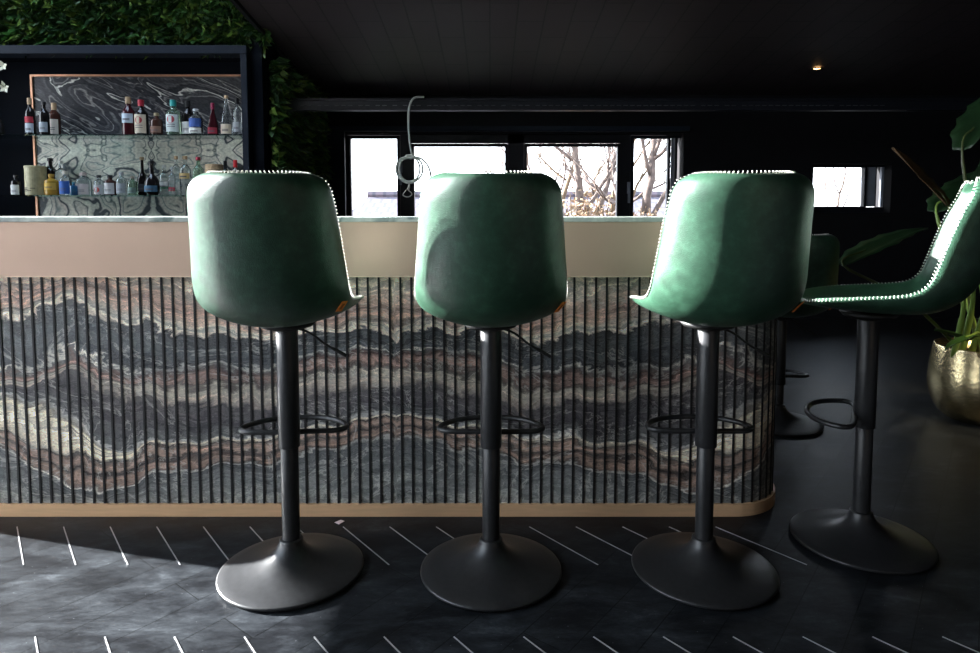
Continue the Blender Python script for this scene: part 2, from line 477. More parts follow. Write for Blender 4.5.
def prism(bm, poly, z0, z1):
    a = [bm.verts.new((x, y, z0)) for x, y in poly]
    b = [bm.verts.new((x, y, z1)) for x, y in poly]
    n = len(poly)
    bm.faces.new(a[::-1]); bm.faces.new(b)
    for i in range(n):
        j = (i+1) % n
        bm.faces.new((a[i], a[j], b[j], b[i]))
    bmesh.ops.recalc_face_normals(bm, faces=bm.faces)
    return bm

def smoothpts(pts, k=6, closed=False):
    P = [Vector(p) for p in pts]; n = len(P); out = []
    rng = range(n) if closed else range(n-1)
    for i in rng:
        p1, p2 = P[i], P[(i+1) % n]
        p0 = P[i-1] if (closed or i > 0) else p1 * 2 - p2
        p3 = P[(i+2) % n] if (closed or i+2 < n) else p2 * 2 - p1
        for j in range(k):
            t = j / k
            out.append(.5 * ((2*p1) + (p2-p0)*t + (2*p0-5*p1+4*p2-p3)*t*t + (3*p1-p0-3*p2+p3)*t**3))
    if not closed: out.append(P[-1])
    return out

def interp(xs, ys, x):
    if x <= xs[0]: return ys[0]
    for i in range(len(xs)-1):
        if x <= xs[i+1]:
            t = (x - xs[i]) / (xs[i+1] - xs[i])
            return ys[i] * (1-t) + ys[i+1] * t
    return ys[-1]

# ---------------------------------------------------------------- room shell
XL, XR, YB, YF = -4.4, 5.4, 6.8, -3.2
XS = -1.752           # plane of the green side wall / left edge of the sloping ceiling
YC = 5.2              # front plane of the bottle wall
def zc(y): return 2.31 + 0.115 * (YB - y)
HIGH = 3.65

def place(o, name=None):
    return o

floor = struct(obj('floor', B((XL - .3, YF - .3, -.12), (XR + .3, YB + .35, 0)), floorm))

def sheet(name, quad, thick, m):
    bm = bmesh.new()
    top = [bm.verts.new((x, y, z + thick)) for x, y, z in quad]
    bot = [bm.verts.new(q) for q in quad]
    bm.faces.new(bot[::-1]); bm.faces.new(top)
    for i in range(4):
        j = (i+1) % 4
        bm.faces.new((bot[i], bot[j], top[j], top[i]))
    bmesh.ops.recalc_face_normals(bm, faces=bm.faces)
    return struct(obj(name, bm, m))
sheet('ceiling', [(XS, YF, zc(YF)), (XR, YF, zc(YF)), (XR, YB, zc(YB)), (XS, YB, zc(YB))], .15, ceilm)
SKX0, SKX1, SKY0, SKY1 = -4.2, -2.1, 2.9, 4.7
bm = bmesh.new()
box(bm, (XL - .2, YF, HIGH), (XS, SKY0, HIGH + .15)); box(bm, (XL - .2, SKY1, HIGH), (XS, YC + .2, HIGH + .15))
box(bm, (XL - .2, SKY0, HIGH), (SKX0, SKY1, HIGH + .15)); box(bm, (SKX1, SKY0, HIGH), (XS, SKY1, HIGH + .15))
struct(obj('ceiling_high', bm, M_['wall']))
bm = bmesh.new()
rf_ = .05
box(bm, (SKX0, SKY0, HIGH + .05), (SKX0 + rf_, SKY1, HIGH + .14)); box(bm, (SKX1 - rf_, SKY0, HIGH + .05), (SKX1, SKY1, HIGH + .14))
box(bm, (SKX0 + rf_, SKY0, HIGH + .05), (SKX1 - rf_, SKY0 + rf_, HIGH + .14)); box(bm, (SKX0 + rf_, SKY1 - rf_, HIGH + .05), (SKX1 - rf_, SKY1, HIGH + .14))
wsk = struct(obj('window_9', bm, M_['winframe']))  # skylight added out of view to bring daylight to the bottle niche
obj('pane', B((SKX0 + .03, SKY0 + .03, HIGH + .09), (SKX1 - .03, SKY1 - .03, HIGH + .1)), winglass, wsk)
bm = bmesh.new()   # upstand between the two ceilings
a = [(XS - .02, YF, zc(YF) + .02), (XS - .02, YC, zc(YC) + .02), (XS - .02, YC, HIGH), (XS - .02, YF, HIGH)]
v = [bm.verts.new(p) for p in a] + [bm.verts.new((p[0] + .02, p[1], p[2])) for p in a]
for f in ((0,1,2,3),(7,6,5,4),(0,4,5,1),(1,5,6,2),(2,6,7,3),(3,7,4,0)): bm.faces.new([v[i] for i in f])
struct(obj('wall_upstand', bm, M_['wall']))
sheet('trim_1', [(XS - .015, 3.2, zc(3.2) - .03), (XS + .015, 3.2, zc(3.2) - .03), (XS + .015, YB, zc(YB) - .03), (XS - .015, YB, zc(YB) - .03)], .04, M_['wall'])

def wall_with_holes_xz(name, y0, y1, x0, x1, z0, z1, holes, m):
    """wall facing -Y with rectangular holes (x0,x1,z0,z1), sorted by x"""
    bm = bmesh.new(); x = x0
    for hx0, hx1, hz0, hz1 in holes:
        box(bm, (x, y0, z0), (hx0, y1, z1))
        box(bm, (hx0, y0, z0), (hx1, y1, hz0)); box(bm, (hx0, y0, hz1), (hx1, y1, z1))
        x = hx1
    box(bm, (x, y0, z0), (x1, y1, z1))
    return struct(obj(name, bm, m))
def wall_with_hole_yz(name, x0, x1, y0, y1, z0, z1, holes, m):
    bm = bmesh.new(); y = y0
    for a0, a1, b0, b1 in holes:
        box(bm, (x0, y, z0), (x1, a0, z1))
        if b0 > z0: box(bm, (x0, a0, z0), (x1, a1, b0))
        box(bm, (x0, a0, b1), (x1, a1, z1))
        y = a1
    box(bm, (x0, y, z0), (x1, y1, z1))
    return struct(obj(name, bm, m))

# openings of the window wall, taken at its inner face
wl = at(344, 133, YB); wr = at(684, 133, YB); SILL = .80
rl = at(812.5, 164, YB); rr_ = at(890, 213, YB)
wall_with_holes_xz('wall_back', YB, YB + .28, XS, XR + .2, 0, 2.6,
    [(wl.x, wr.x, SILL, wl.z), (rl.x, rr_.x, rr_.z, rl.z)], M_['wall'])
XJ, YJ = -2.9, 3.78          # the window wall stands further in up to YJ
GL0, GL1, GLT = -1.4, 3.66, 3.0
wall_with_hole_yz('wall_left', XJ - .2, XJ, YF, YJ, 0, HIGH, [(GL0, GL1, .02, GLT)], M_['wall'])
struct(obj('wall_left_return', B((XL - .2, YJ - .001, 0), (XJ - .2, YJ + .2, HIGH)), M_['wall']))
GA0, GA1 = 4.05, 5.1
wall_with_hole_yz('wall_left_alcove', XL - .2, XL, YJ + .2, YC + .2, 0, HIGH, [(GA0, GA1, .9, 3.1)], M_['wall'])
struct(obj('wall_outer', B((XL - 5.2, YC + .2, 0), (XL - .25, YC + .4, 4.2)), M_['renderw']))  # unseen fin added outside to keep sun out of the alcove opening
GR0, GR1 = .6, 2.2
struct(obj('wall_right', B((XR, YF, 0), (XR + .25, YB, 3.6)), M_['wall']))
struct(obj('wall_front', B((XL, YF - .2, 0), (XR, YF, 3.7)), M_['wall']))
# green side wall (solid behind the foliage) and bottle wall with its niche
NX1 = at(241, 150, 5.08).x
NZ1 = at(150, 53, 5.08).z
struct(obj('wall_side', B((XS - .2, YC + .32, 0), (XS, YB + .28, 2.7)), M_['wall']))
bm = bmesh.new()
box(bm, (XL, YC, NZ1), (XS, YC + .3, HIGH))
box(bm, (NX1, YC, 0), (XS, YC + .3, NZ1))
box(bm, (XL, YC, 0), (NX1, YC + .3, .55))
box(bm, (XL - .25, YC + .34, 0), (XS - .22, YC + .44, HIGH))
struct(obj('wall_bottle', bm, M_['navy']))
# beam running across in front of the window wall
pb0, pb1 = at(500, 98, 5.42), at(500, 110, 5.42)
bm = box(bmesh.new(), (XS + .001, 5.42, pb1.z), (XR, 5.50, pb0.z))
box(bm, (XS + .001, 5.405, pb0.z - .02), (XR, 5.42, pb0.z - .006))
struct(obj('trim_2', bm, M_['winframe']))
bm = bmesh.new()
x = XS + .2
while x < 3.2:
    box(bm, (x, 5.412, pb1.z + .035), (x + .035, 5.4195, pb1.z + .039)); x += .055 + (.03 if random.random() < .2 else 0)
struct(obj('trim_3', bm, M_['rubber']))

# windows ---------------------------------------------------------
def rect_frame(bm, x0, x1, z0, z1, w, y0, y1):
    box(bm, (x0, y0, z0), (x0 + w, y1, z1)); box(bm, (x1 - w, y0, z0), (x1, y1, z1))
    box(bm, (x0 + w, y0, z0), (x1 - w, y1, z0 + w)); box(bm, (x0 + w, y0, z1 - w), (x1 - w, y1, z1))
yw = YB + .10
def win(name, px0, px1, ptop, pbot=None, sash=True, handle=None, zb=None):
    a = at(px0, ptop, yw); c = at(px1, ptop, yw)
    z0 = zb if zb is not None else at(px0, pbot, yw).z
    bm = bmesh.new()
    w = .03
    rect_frame(bm, a.x - w, c.x + w, z0 - w, a.z + w, w, yw, yw + .06)
    rect_frame(bm, a.x - .012, c.x + .012, z0 - .012, a.z + .012, .013, yw - .012, yw)
    o = struct(obj(name, bm, M_['winframe']))
    obj('pane', B((a.x - .002, yw + .028, z0 - .002), (c.x + .002, yw + .034, a.z + .002)), winglass, o)
    if handle:
        h = at(handle[0], handle[1], yw - .03); h2 = at(handle[0], handle[2], yw - .03)
        bm = bmesh.new(); box(bm, (h.x - .012, yw - .05, h2.z), (h.x + .012, yw - .035, h.z)); box(bm, (h.x - .014, yw - .036, (h.z + h2.z)/2), (h.x + .014, yw, h.z + .02))
        ho = obj('window_handle', bm, M_['reveal'], o); ho['label'] = 'grey window handle'
    return o
ZB = SILL + .06
win('window_1', 350.5, 397, 138.5, zb=ZB, handle=(400.5, 160, 185))
win('window_2', 414, 505, 146.5, zb=ZB)
win('window_3', 527, 617.5, 146.5, zb=ZB)
win('window_4', 634, 668, 138.5, zb=ZB, handle=(629, 184, 203))
win('window_5', 813, 864.5, 167.5, 206.5)
# dark fillers (mullions / head) of the long window
bm = bmesh.new()
def fill(px0, px1, ptop, pbot=None):
    a = at(px0, ptop, yw); c = at(px1, ptop, yw)
    box(bm, (a.x, yw + .005, SILL if pbot is None else at(px0, pbot, yw).z), (c.x, yw + .055, a.z))
fill(342, 348, 128); fill(400, 411, 128); fill(508, 524, 128); fill(620.5, 631, 128)
a = at(410, 143, yw); c = at(621, 143, yw); box(bm, (a.x, yw + .005, a.z), (c.x, yw + .055, wl.z + .02))
a = at(342, 135, yw); c = at(690, 135, yw); box(bm, (a.x, yw + .005, a.z), (c.x, yw + .055, wl.z + .02))
box(bm, (a.x, yw + .005, SILL), (c.x, yw + .055, ZB - .03))
struct(obj('window_6', bm, M_['winframe']))
# outer reveals with narrow openings beside the last panes
bm = bmesh.new()
for x0, x1, t, b_ in ((671.5, 674.6, 138, None), (867, 875.5, 167, 206.8), (881.5, 883.8, 167, 206.8)):
    a = at(x0, t, yw + .03); c = at(x1, t, yw + .03)
    zb = SILL + .02 if b_ is None else at(x0, b_, yw + .03).z
    box(bm, (a.x, yw + .02, zb), (c.x, yw + .05, a.z))
struct(obj('trim_4', bm, M_['reveal']))
bm = bmesh.new()
for x0, x1, t, b_ in ((675, 677.5, 138, None), (681.5, 686, 138, None), (875.5, 876.6, 167, 206.8), (885.6, 892, 165, 206.8)):
    a = at(x0, t, yw + .03); c = at(x1, t, yw + .03)
    zb = SILL + .02 if b_ is None else at(x0, b_, yw + .03).z
    box(bm, (a.x, yw + .02, zb), (c.x, yw + .05, a.z))
a = at(806, 167, yw); c = at(892, 160, yw); box(bm, (a.x, yw + .02, a.z), (c.x, yw + .05, c.z))
a = at(806, 207, yw); c = at(892, 216, yw); box(bm, (a.x, yw + .02, c.z), (c.x, yw + .05, a.z))
a = at(667, 138, yw); c = at(686, 130, yw); box(bm, (a.x, yw + .02, a.z), (c.x, yw + .05, c.z))
struct(obj('trim_5', bm, M_['winframe']))
# casing round the long window on the wall
bm = bmesh.new()
a = at(322, 129, YB - .05); c = at(344, 129, YB - .05); box(bm, (a.x, YB - .04, 0.6), (c.x, YB - .001, a.z))
a = at(322, 126, YB - .05); c = at(690, 131, YB - .05); box(bm, (a.x, YB - .05, c.z), (c.x, YB - .002, a.z))
struct(obj('trim_6', bm, M_['frameblue']))

# big glazed fronts on the left (and a smaller added one to light the bottle niche), out of the picture
def glazing(name, x, y0, y1, z1, n, z0=.02):
    bm = bmesh.new()
    for i in range(n + 1):
        yy = y0 + (y1 - y0) * i / n
        if i in (0, n): box(bm, (x - .04, yy - .03, z0), (x + .04, yy + .03, z1))
    box(bm, (x - .04, y0, z0), (x + .04, y1, z0 + .04))
    if z0 < .5: box(bm, (x - .03, y0, .80), (x + .03, y1, 1.25)); box(bm, (x - .04, y0, z1 - .05), (x + .04, y1, z1))  # wide transom added to hold the sun off the middle of the floor
    o = struct(obj(name, bm, M_['winframe']))
    obj('pane', B((x - .004, y0, z0 + .03), (x + .004, y1, z1 - .04)), winglass, o)
glazing('window_7', XJ - .12, GL0, GL1, GLT, 3)
glazing('window_8', XL - .12, GA0, GA1, 3.1, 1, .9)

# ---------------------------------------------------------------- floor inlay
bm = bmesh.new()
def strip(p, q, w=.0035):
    p = Vector(p); q = Vector(q); d = (q - p).normalized(); n = Vector((-d.y, d.x, 0)) * w / 2
    v = [bm.verts.new(c) for c in (p - n, q - n, q + n, p + n)]
    v2 = [bm.verts.new(c.co + Vector((0, 0, .0012))) for c in v]
    bm.faces.new(v[::-1]); bm.faces.new(v2)
    for i in range(4): bm.faces.new((v[i], v[(i+1) % 4], v2[(i+1) % 4], v2[i]))
def onfloor(px, py):
    r = ray(px, py); return Vector((0, 0, CAMH)) + r * (-CAMH / r.z)
pA, pB = onfloor(17, 527), onfloor(23.5, 565)
pC, pD = onfloor(62, 527), onfloor(77.5, 565)
stp = ((pC - pA).x + (pD - pB).x) / 2
stp2 = (onfloor(384, 637) - onfloor(35, 637)).x / 5
for k in range(-3, 16):
    o_ = Vector((stp * k, 0, .0002)); strip(pA + o_, pB + o_)
pE = onfloor(35, 637); dv = pB - pA
for k in range(-4, 18):
    o_ = Vector((stp2 * k, 0, .0002)); strip(pE + o_, pE + dv + o_)
struct(obj('trim_7', bm, M_['inlay']))

# ---------------------------------------------------------------- bar counter
BX0, BYF, BYB, R1, BX1 = -2.2, onfloor(490, 517).y, 2.90, .22, 1.11
FY = BYF - .05
PZ = at(490, 504.5, BYF).z
def front_outline(y0, x0, xs, r, yb, n=14):
    pts = [(x0, yb), (x0, y0), (xs, y0)]
    for i in range(1, n + 1):
        a = -PI/2 + (PI/2) * i / n
        pts.append((xs + r * math.cos(a), y0 + r + r * math.sin(a)))
    pts.append((xs + r, yb))
    return pts
bar = thing('bar_counter', 'long bar counter clad in banded marble behind black slats with a champagne metal fascia', 'bar counter', (0, 0, 0))
xs = BX1 - R1
obj('carcass', prism(bmesh.new(), front_outline(BYF + .02, BX0 + .02, xs, R1 - .02, BYB), .002, 1.066), M_['carcass'], bar)
obj('plinth', prism(bmesh.new(), front_outline(BYF, BX0, xs, R1, BYB - .02), .001, PZ), M_['plinth'], bar)
# marble cladding with its layers
SL = (xs - BX0); ARC = (R1 - .012) * PI / 2; STOT = SL + ARC + .32
def bp(s, off=0.0):
    """point on the cladding at arc length s, off = outwards"""
    r = R1 - .012; y0 = BYF + .012
    if s <= SL: return Vector((BX0 + s, y0 - off, 0)), Vector((0, -1, 0))
    if s <= SL + ARC:
        a = -PI/2 + (s - SL) / r
        n = Vector((math.cos(a), math.sin(a), 0))
        return Vector((xs, y0 + r, 0)) + n * (r + off), n
    return Vector((xs + r + off, y0 + r + (s - SL - ARC), 0)), Vector((1, 0, 0))
KX = [0, 20, 40, 60, 66, 80, 100, 120, 140, 160, 200, 240, 280, 320, 360, 396]
CUR = [
 [262]*16,
 [300,296,290,285,284,281,281,285,292,300,308,318,322,316,306,312],
 [321,315,307,300,296,299,311,324,326,327,334,340,334,330,328,342],
 [380,376,371,364,363,365,370,376,380,380,373,375,370,358,350,357],
 [388,386,379,371,372,378,388,394,398,400,402,405,405,396,386,390],
 [394,395,399,411,415,424,440,451,448,442,440,440,432,425,418,416],
 [428,434,445,451,453,456,459,456,449.5,443,441,441,433,426,419,417],
 [447,457,468,486,490,493,491,484,479,473,467,463,457,448,440,438],
 [482,486,494,499,500,502,503,496,490,487,482,480,478,475,472,472],
 [520]*16]
def strataval(px, py):
    c = [interp(KX, k, px) for k in CUR]
    for i in range(len(c) - 1):
        if py <= c[i+1]:
            return max(0, i + (py - c[i]) / max(.5, c[i+1] - c[i]))
    return 9
Z0, Z1 = PZ - .002, at(490, 275.5, BYF).z
ns, nz = 660, 190
XM = at(396, 400, BYF + .012).x
pxm = lambda X: CXP + X / (BYF + .012) * F
bm = bmesh.new(); vals = []; posv = []
ytop = 257; 
grid = []
for i in range(ns + 1):
    s = STOT * i / ns
    p, n = bp(s)
    Xeq = BX0 + s
    d = abs(Xeq - XM)
    col = []
    for j in range(nz + 1):
        z = Z0 + (Z1 - Z0) * j / nz
        w = .004 * math.sin(9 * d) 
        px, py = proj((XM - d, BYF + .012, z))
        if px < 0: px = -px * .8
        vv = bm.verts.new((p.x, p.y, z)); col.append(vv)
        vals.append(strataval(px + 6 * math.sin(z * 14 + d * 3), py + 2.5 * math.sin(d * 23) + 1.5 * math.sin(d * 51)) / NST)
        posv.append((d * .55, 0 if Xeq < XM else .15, z))
    grid.append(col)
for i in range(ns):
    for j in range(nz):
        bm.faces.new((grid[i][j], grid[i+1][j], grid[i+1][j+1], grid[i][j+1]))
mo = obj('marble_cladding', bm, strata, bar, smooth=True)
at1 = mo.data.attributes.new('strata', 'FLOAT', 'POINT'); at1.data.foreach_set('value', vals)
at2 = mo.data.attributes.new('stonepos', 'FLOAT_VECTOR', 'POINT'); at2.data.foreach_set('vector', [c for p in posv for c in p])
bm = bmesh.new()
sp_ = at(500.8, 390, BYF).x - at(490, 390, BYF).x
s0 = (at(28.5, 280, BYF).x - BX0) % sp_
s = s0
while s < STOT - .01:
    p, n = bp(s, .0035); q, _ = bp(s, .0)
    t = Vector((-n.y, n.x, 0)) * .0036
    v = [bm.verts.new((c.x, c.y, z)) for z in (Z0 + .002, Z1 - .003) for c in (p - t, p + t, q + t, q - t)]
    for f in ((0,3,2,1),(4,5,6,7),(0,1,5,4),(1,2,6,5),(2,3,7,6),(3,0,4,7)): bm.faces.new([v[k] for k in f])
    s += sp_
bmesh.ops.recalc_face_normals(bm, faces=bm.faces)
obj('slat_screen', bm, M_['slat'], bar)
FZ0 = at(300, 277, FY).z; FZ1 = at(300, 222, FY).z
obj('fascia', prism(bmesh.new(), front_outline(FY, BX0 - .05, .89, .26, BYB), FZ0 + .003, FZ1), M_['fascia'], bar)
obj('fascia_edge', prism(bmesh.new(), front_outline(FY - .002, BX0 - .052, .89, .262, BYB), FZ0 - .0005, FZ0 + .003), M_['lip'], bar)
TZ1 = at(490, 217, FY).z
ct = obj('countertop', prism(bmesh.new(), front_outline(FY - .007, BX0 - .057, .89, .267, BYB + .01), FZ1 + .0005, TZ1), topstone, bevel=.002)
tag(ct, 'thin pale green marble countertop on top of the long bar counter', 'countertop')

# ---------------------------------------------------------------- bar stools
CP = [(.215,.832),(.13,.820),(.02,.810),(-.10,.808),(-.180,.822),(-.240,.866),(-.280,.935),(-.308,1.03),(-.330,1.12),(-.343,1.190)]
RP = [(.195,.828),(.12,.838),(.02,.848),(-.09,.860),(-.140,.885),(-.165,.935),(-.188,1.005),(-.216,1.085),(-.243,1.145),(-.260,1.188)]
WP = [.196,.202,.203,.199,.196,.191,.184,.177,.170,.164]
TP = [.024,.028,.030,.030,.030,.029,.027,.025,.024,.022]
CPs = smoothpts([(0, a, b) for a, b in CP], 4); RPs = smoothpts([(0, a, b) for a, b in RP], 4)
WPs = [v.y for v in smoothpts([(0, a, 0) for a in WP], 4)]; TPs = [v.y for v in smoothpts([(0, a, 0) for a in TP], 4)]

def shell_grids(dz):
    nv = len(CPs); nu = 21
    G = []
    for i in range(nv):
        t = i / (nv - 1)
        ws = 1.0; TH = math.radians(48 + 20 * min(1, max(0, (t - .35) / .2)))
        if t > .90:
            q = (t - .90) / .10; ws = 1 - .20 * (1 - math.sqrt(max(0, 1 - q*q)))
        if t < .14:
            q = (.14 - t) / .14; ws = 1 - .30 * (1 - math.sqrt(max(0, 1 - q*q)))
        row = []
        for k in range(nu):
            u = -1 + 2 * k / (nu - 1)
            th = u * TH
            sx = math.sin(th) / math.sin(TH)
            
            b = (1 - math.cos(th)) / (1 - math.cos(TH))
            p = CPs[i].lerp(RPs[i], b)
            row.append(Vector((WPs[i] * ws * sx, p.y, p.z + dz)))
        G.append(row)
    O = []
    for i in range(nv):
        row = []
        for k in range(nu):
            du = G[i][min(k+1, nu-1)] - G[i][max(k-1, 0)]
            dv_ = G[min(i+1, nv-1)][k] - G[max(i-1, 0)][k]
            n = du.cross(dv_).normalized()   # sign fixed below
            if n.z > 0 and i < nv * .4: n = -n
            if i >= nv * .4 and n.y > 0: n = -n
            edge = min(1, (1 - abs(-1 + 2 * k / (nu - 1))) * 4) ** .5
            e2 = min(1, min(i, nv - 1 - i) / 3) ** .5
            th_ = TPs[i] * (.68 + .32 * edge * (.3 + .7 * e2))
            row.append(G[i][k] + n * th_)
        O.append(row)
    return G, O

def make_stool(dz=0.0, label='', group='green leather bar stools'):
    root = thing('bar_stool', label, 'bar stool', (0, 0, 0), 0, group)
    G, O = shell_grids(dz)
    nv, nu = len(G), len(G[0])
    bm = bmesh.new()
    gi = [[bm.verts.new(p) for p in r] for r in G]; go = [[bm.verts.new(p) for p in r] for r in O]
    for i in range(nv-1):
        for k in range(nu-1):
            bm.faces.new((gi[i][k], gi[i][k+1], gi[i+1][k+1], gi[i+1][k]))
            bm.faces.new((go[i][k], go[i+1][k], go[i+1][k+1], go[i][k+1]))
    loop = [(0, k) for k in range(nu)] + [(i, nu-1) for i in range(1, nv)] + [(nv-1, k) for k in range(nu-2, -1, -1)] + [(i, 0) for i in range(nv-2, 0, -1)]
    cen = {}
    mids = []; rimpts = []
    for (i, k) in loop:
        a, b = G[i][k], O[i][k]
        ii = min(max(i, 1), nv-2); kk = min(max(k, 1), nu-2)
        out_ = (a + b) / 2 - (G[ii][kk] + O[ii][kk]) / 2
        out_.normalize()
        mids.append(bm.verts.new((a + b) / 2 + out_ * .012)); rimpts.append(((a + b) / 2 + out_ * .0132, out_, (b - a).normalized()))
    n = len(loop)
    for j in range(n):
        l = (j+1) % n
        a, b = loop[j], loop[l]
        bm.faces.new((gi[a[0]][a[1]], gi[b[0]][b[1]], mids[l], mids[j]))
        bm.faces.new((mids[j], mids[l], go[b[0]][b[1]], go[a[0]][a[1]]))
    bmesh.ops.recalc_face_normals(bm, faces=bm.faces)
    shell = obj('seat_shell', bm, leather, root, smooth=True, sub=2)
    # stitches round the whole rim
    pts = [r[0] for r in rimpts]
    L_ = [0]
    for j in range(n): L_.append(L_[-1] + (pts[(j+1) % n] - pts[j]).length)
    bm = bmesh.new(); d = 0; j = 0
    while d < L_[-1]:
        while L_[j+1] < d: j += 1
        t = (d - L_[j]) / max(1e-6, L_[j+1] - L_[j])
        p = pts[j].lerp(pts[(j+1) % n], t); o1 = rimpts[j][1]; ac = rimpts[j][2]
        tg = (pts[(j+1) % n] - pts[j]).normalized()
        a = p - ac * .0045 - tg * .0014; b = p + ac * .0045 + tg * .0014
        tube(bm, [a - o1 * .004, a.lerp(b, .3) + o1 * .0008, a.lerp(b, .7) + o1 * .0008, b - o1 * .004], .0012, 5)
        d += .0105
    st = obj('stitching', bm, M_['stitch'], shell, smooth=True); st['label'] = 'cream thread stitches along the rim'
    # orange tag on the side seam
    zi = min(range(nv), key=lambda i: abs(G[i][nu-1].z - (.888 + dz)) if i > nv * .3 else 9)
    p = (G[zi][nu-1] + O[zi][nu-1]) / 2; q = (G[zi+1][nu-1] + O[zi+1][nu-1]) / 2
    tg = (q - p).normalized(); side = Vector((.30, -.95, 0)).normalized(); side = (side - tg * side.dot(tg)).normalized()
    nrm = tg.cross(side)
    bm = bmesh.new()
    kk = nu - 3
    an = (O[zi][kk] - G[zi][kk]).normalized(); tv = (O[zi+1][kk] - O[zi-1][kk]).normalized(); tv = (tv - an * tv.dot(an)).normalized(); tu = tv.cross(an)
    if tu.x < 0: tu = -tu
    base = O[zi][kk] + an * .0042 + tu * .004
    ax = (tv * .82 + tu * .57).normalized(); ay = ax.cross(an)
    c = [base + ax * u * .020 + ay * w * .0105 + an * h * .0012 for h in (-1, 1) for u, w in ((-1,-1),(1,-1),(1,1),(-1,1))]
    v = [bm.verts.new(x) for x in c]
    for f in ((0,3,2,1),(4,5,6,7),(0,1,5,4),(1,2,6,5),(2,3,7,6),(3,0,4,7)): bm.faces.new([v[k] for k in f])
    tg_ = obj('leather_tag', bm, M_['tag'], shell, bevel=.0006); tg_['label'] = 'small orange leather tag'
    bm = bmesh.new()
    for w in (-.25, .25):
        c = [base + ax * u * .011 + ay * (w * .0085 + ww * .0012) + an * h * .0015 for h in (-1, 1) for u, ww in ((-1,-1),(1,-1),(1,1),(-1,1))]
        v = [bm.verts.new(x) for x in c]
        for f in ((0,3,2,1),(4,5,6,7),(0,1,5,4),(1,2,6,5),(2,3,7,6),(3,0,4,7)): bm.faces.new([v[k] for k in f])
    obj('tag_print', bm, M_['tagline'], shell)
    # under-seat plate, lever, columns, footrest, base
    bm = bmesh.new(); lathe(bm, [(0, .757), (.036, .757), (.055, .762), (.075, .768), (.088, .782), (0, .782)], 28)
    for v in bm.verts: v.co.z += dz - .006
    obj('mounting_plate', bm, M_['darkplate'], root, smooth=True)
    bm = bmesh.new()
    lv = smoothpts([(.03, -.01, .757+dz), (.07, -.012, .742+dz), (.115, -.014, .708+dz), (.150, -.016, .688+dz), (.178, -.018, .672+dz)], 4)
    rad = [.0035] * (len(lv) - 6) + [.0055] * 6
    tube(bm, lv, rad, 8)
    obj('height_lever', bm, M_['darkplate'], root, smooth=True)
    zf = .392 + dz * .9
    obj('upper_column', lathe(bmesh.new(), [(0, zf), (.031, zf), (.032, zf + .002), (.032, .752 + dz), (0, .752 + dz)], 32), M_['blackmetal'], root, smooth=True, bevel=.001)
    obj('lower_column', lathe(bmesh.new(), [(0, .055), (.0265, .055), (.0265, zf - .001), (0, zf - .001)], 32), M_['blackmetal'], root, smooth=True, bevel=.001)
    # ring: a D, straight near the column, bowed towards the front
    zr = .428 + dz * .9
    half = [(0, .030), (.08, .030), (.130, .034), (.158, .052), (.160, .078), (.140, .115), (.10, .150), (.05, .168)]
    ringp = [(x, y, zr) for x, y in half] + [(0, .172, zr)] + [(-x, y, zr) for x, y in half[:0:-1]]
    bm = bmesh.new(); tube(bm, smoothpts(ringp, 5, True), .0085, 10, closed=True)
    obj('footrest', bm, M_['blackmetal'], root, smooth=True)
    prof = [(0, .004), (.200, .004), (.2145, .005), (.2165, .0085), (.2160, .0125), (.2120, .0145), (.185, .0195), (.150, .0265), (.115, .036), (.085, .048), (.062, .062), (.046, .078), (.038, .092), (.0355, .098), (.0355, .104), (.031, .107), (0, .107)]
    obj('base', lathe(bmesh.new(), prof, 72), M_['blackmetal'], root, smooth=True)
    obj('base_pad', lathe(bmesh.new(), [(0, 0), (.205, 0), (.205, .0042), (0, .0042)], 48), M_['darkplate'], root)
    return root

def copy_tree(o, parent=None):
    c = o.copy(); COL.objects.link(c)
    if parent is not None: c.parent = parent
    for ch in list(o.children): copy_tree(ch, c)
    return c

P1 = onfloor(292, 571); P2 = onfloor(491, 571); P3 = onfloor(703, 570); P4 = onfloor(860, 541)
s1 = make_stool(0, 'green leather bar stool nearest the bottle shelves, its back rim blown white by sun')
s1.location = (P1.x, P1.y, 0); s1.rotation_euler = (0, 0, math.radians(4))
s2 = copy_tree(s1); s2.location = (P2.x, P2.y, 0); s2.rotation_euler = (0, 0, 0); s2['label'] = 'middle green leather bar stool in the row of three, under the hanging coiled cable'
s3 = copy_tree(s1); s3.location = (P3.x, P3.y, 0); s3.rotation_euler = (0, 0, math.radians(-1)); s3['label'] = 'green leather bar stool seen from behind at the rounded end of the bar'
s4 = copy_tree(s1); s4.location = (P4.x, P4.y, 0); s4.rotation_euler = (0, 0, math.radians(60)); s4['label'] = 'green leather bar stool turned side-on, beside the gold planter'
s5 = make_stool(-.20, 'lowered green leather stool half hidden behind the side-on stool, beyond the bar end')
P5 = at(781, 300, 3.35); s5.location = (P5.x, P5.y, 0); s5.rotation_euler = (0, 0, math.radians(-8))

# ---------------------------------------------------------------- bottle cabinet
BKY = 5.34
cab = thing('back_bar_cabinet', 'dark back bar niche lined with veined marble and edged in copper', 'cabinet')
a = at(0, 45, 5.05); c = at(246.5, 53.5, 5.05); d = at(240, 53.5, 5.05)
bm = box(bmesh.new(), (XL + .02, 5.05, c.z), (c.x, YC - .001, a.z))
obj('top_rail', bm, M_['frameblue'], cab, bevel=.004)
obj('side_post', B((d.x, 5.05, .05), (c.x, YC - .001, c.z - .001)), M_['frameblue'], cab, bevel=.004)
a = at(246.7, 46, 5.1); 
obj('side_panel', B((c.x + .001, 5.12, .05), (XS - .004, YC - .001, NZ1 + .12)), M_['navy'], cab)
obj('back_panel', B((XL + .05, BKY + .02, .56), (NX1 - .003, BKY + .05, NZ1 - .002)), M_['navy'], cab)
q0 = at(33, 77, BKY); sh1 = at(100, 135.2, 5.15); sh2 = at(100, 195.4, 5.15); seam = at(150, 148.5, BKY)
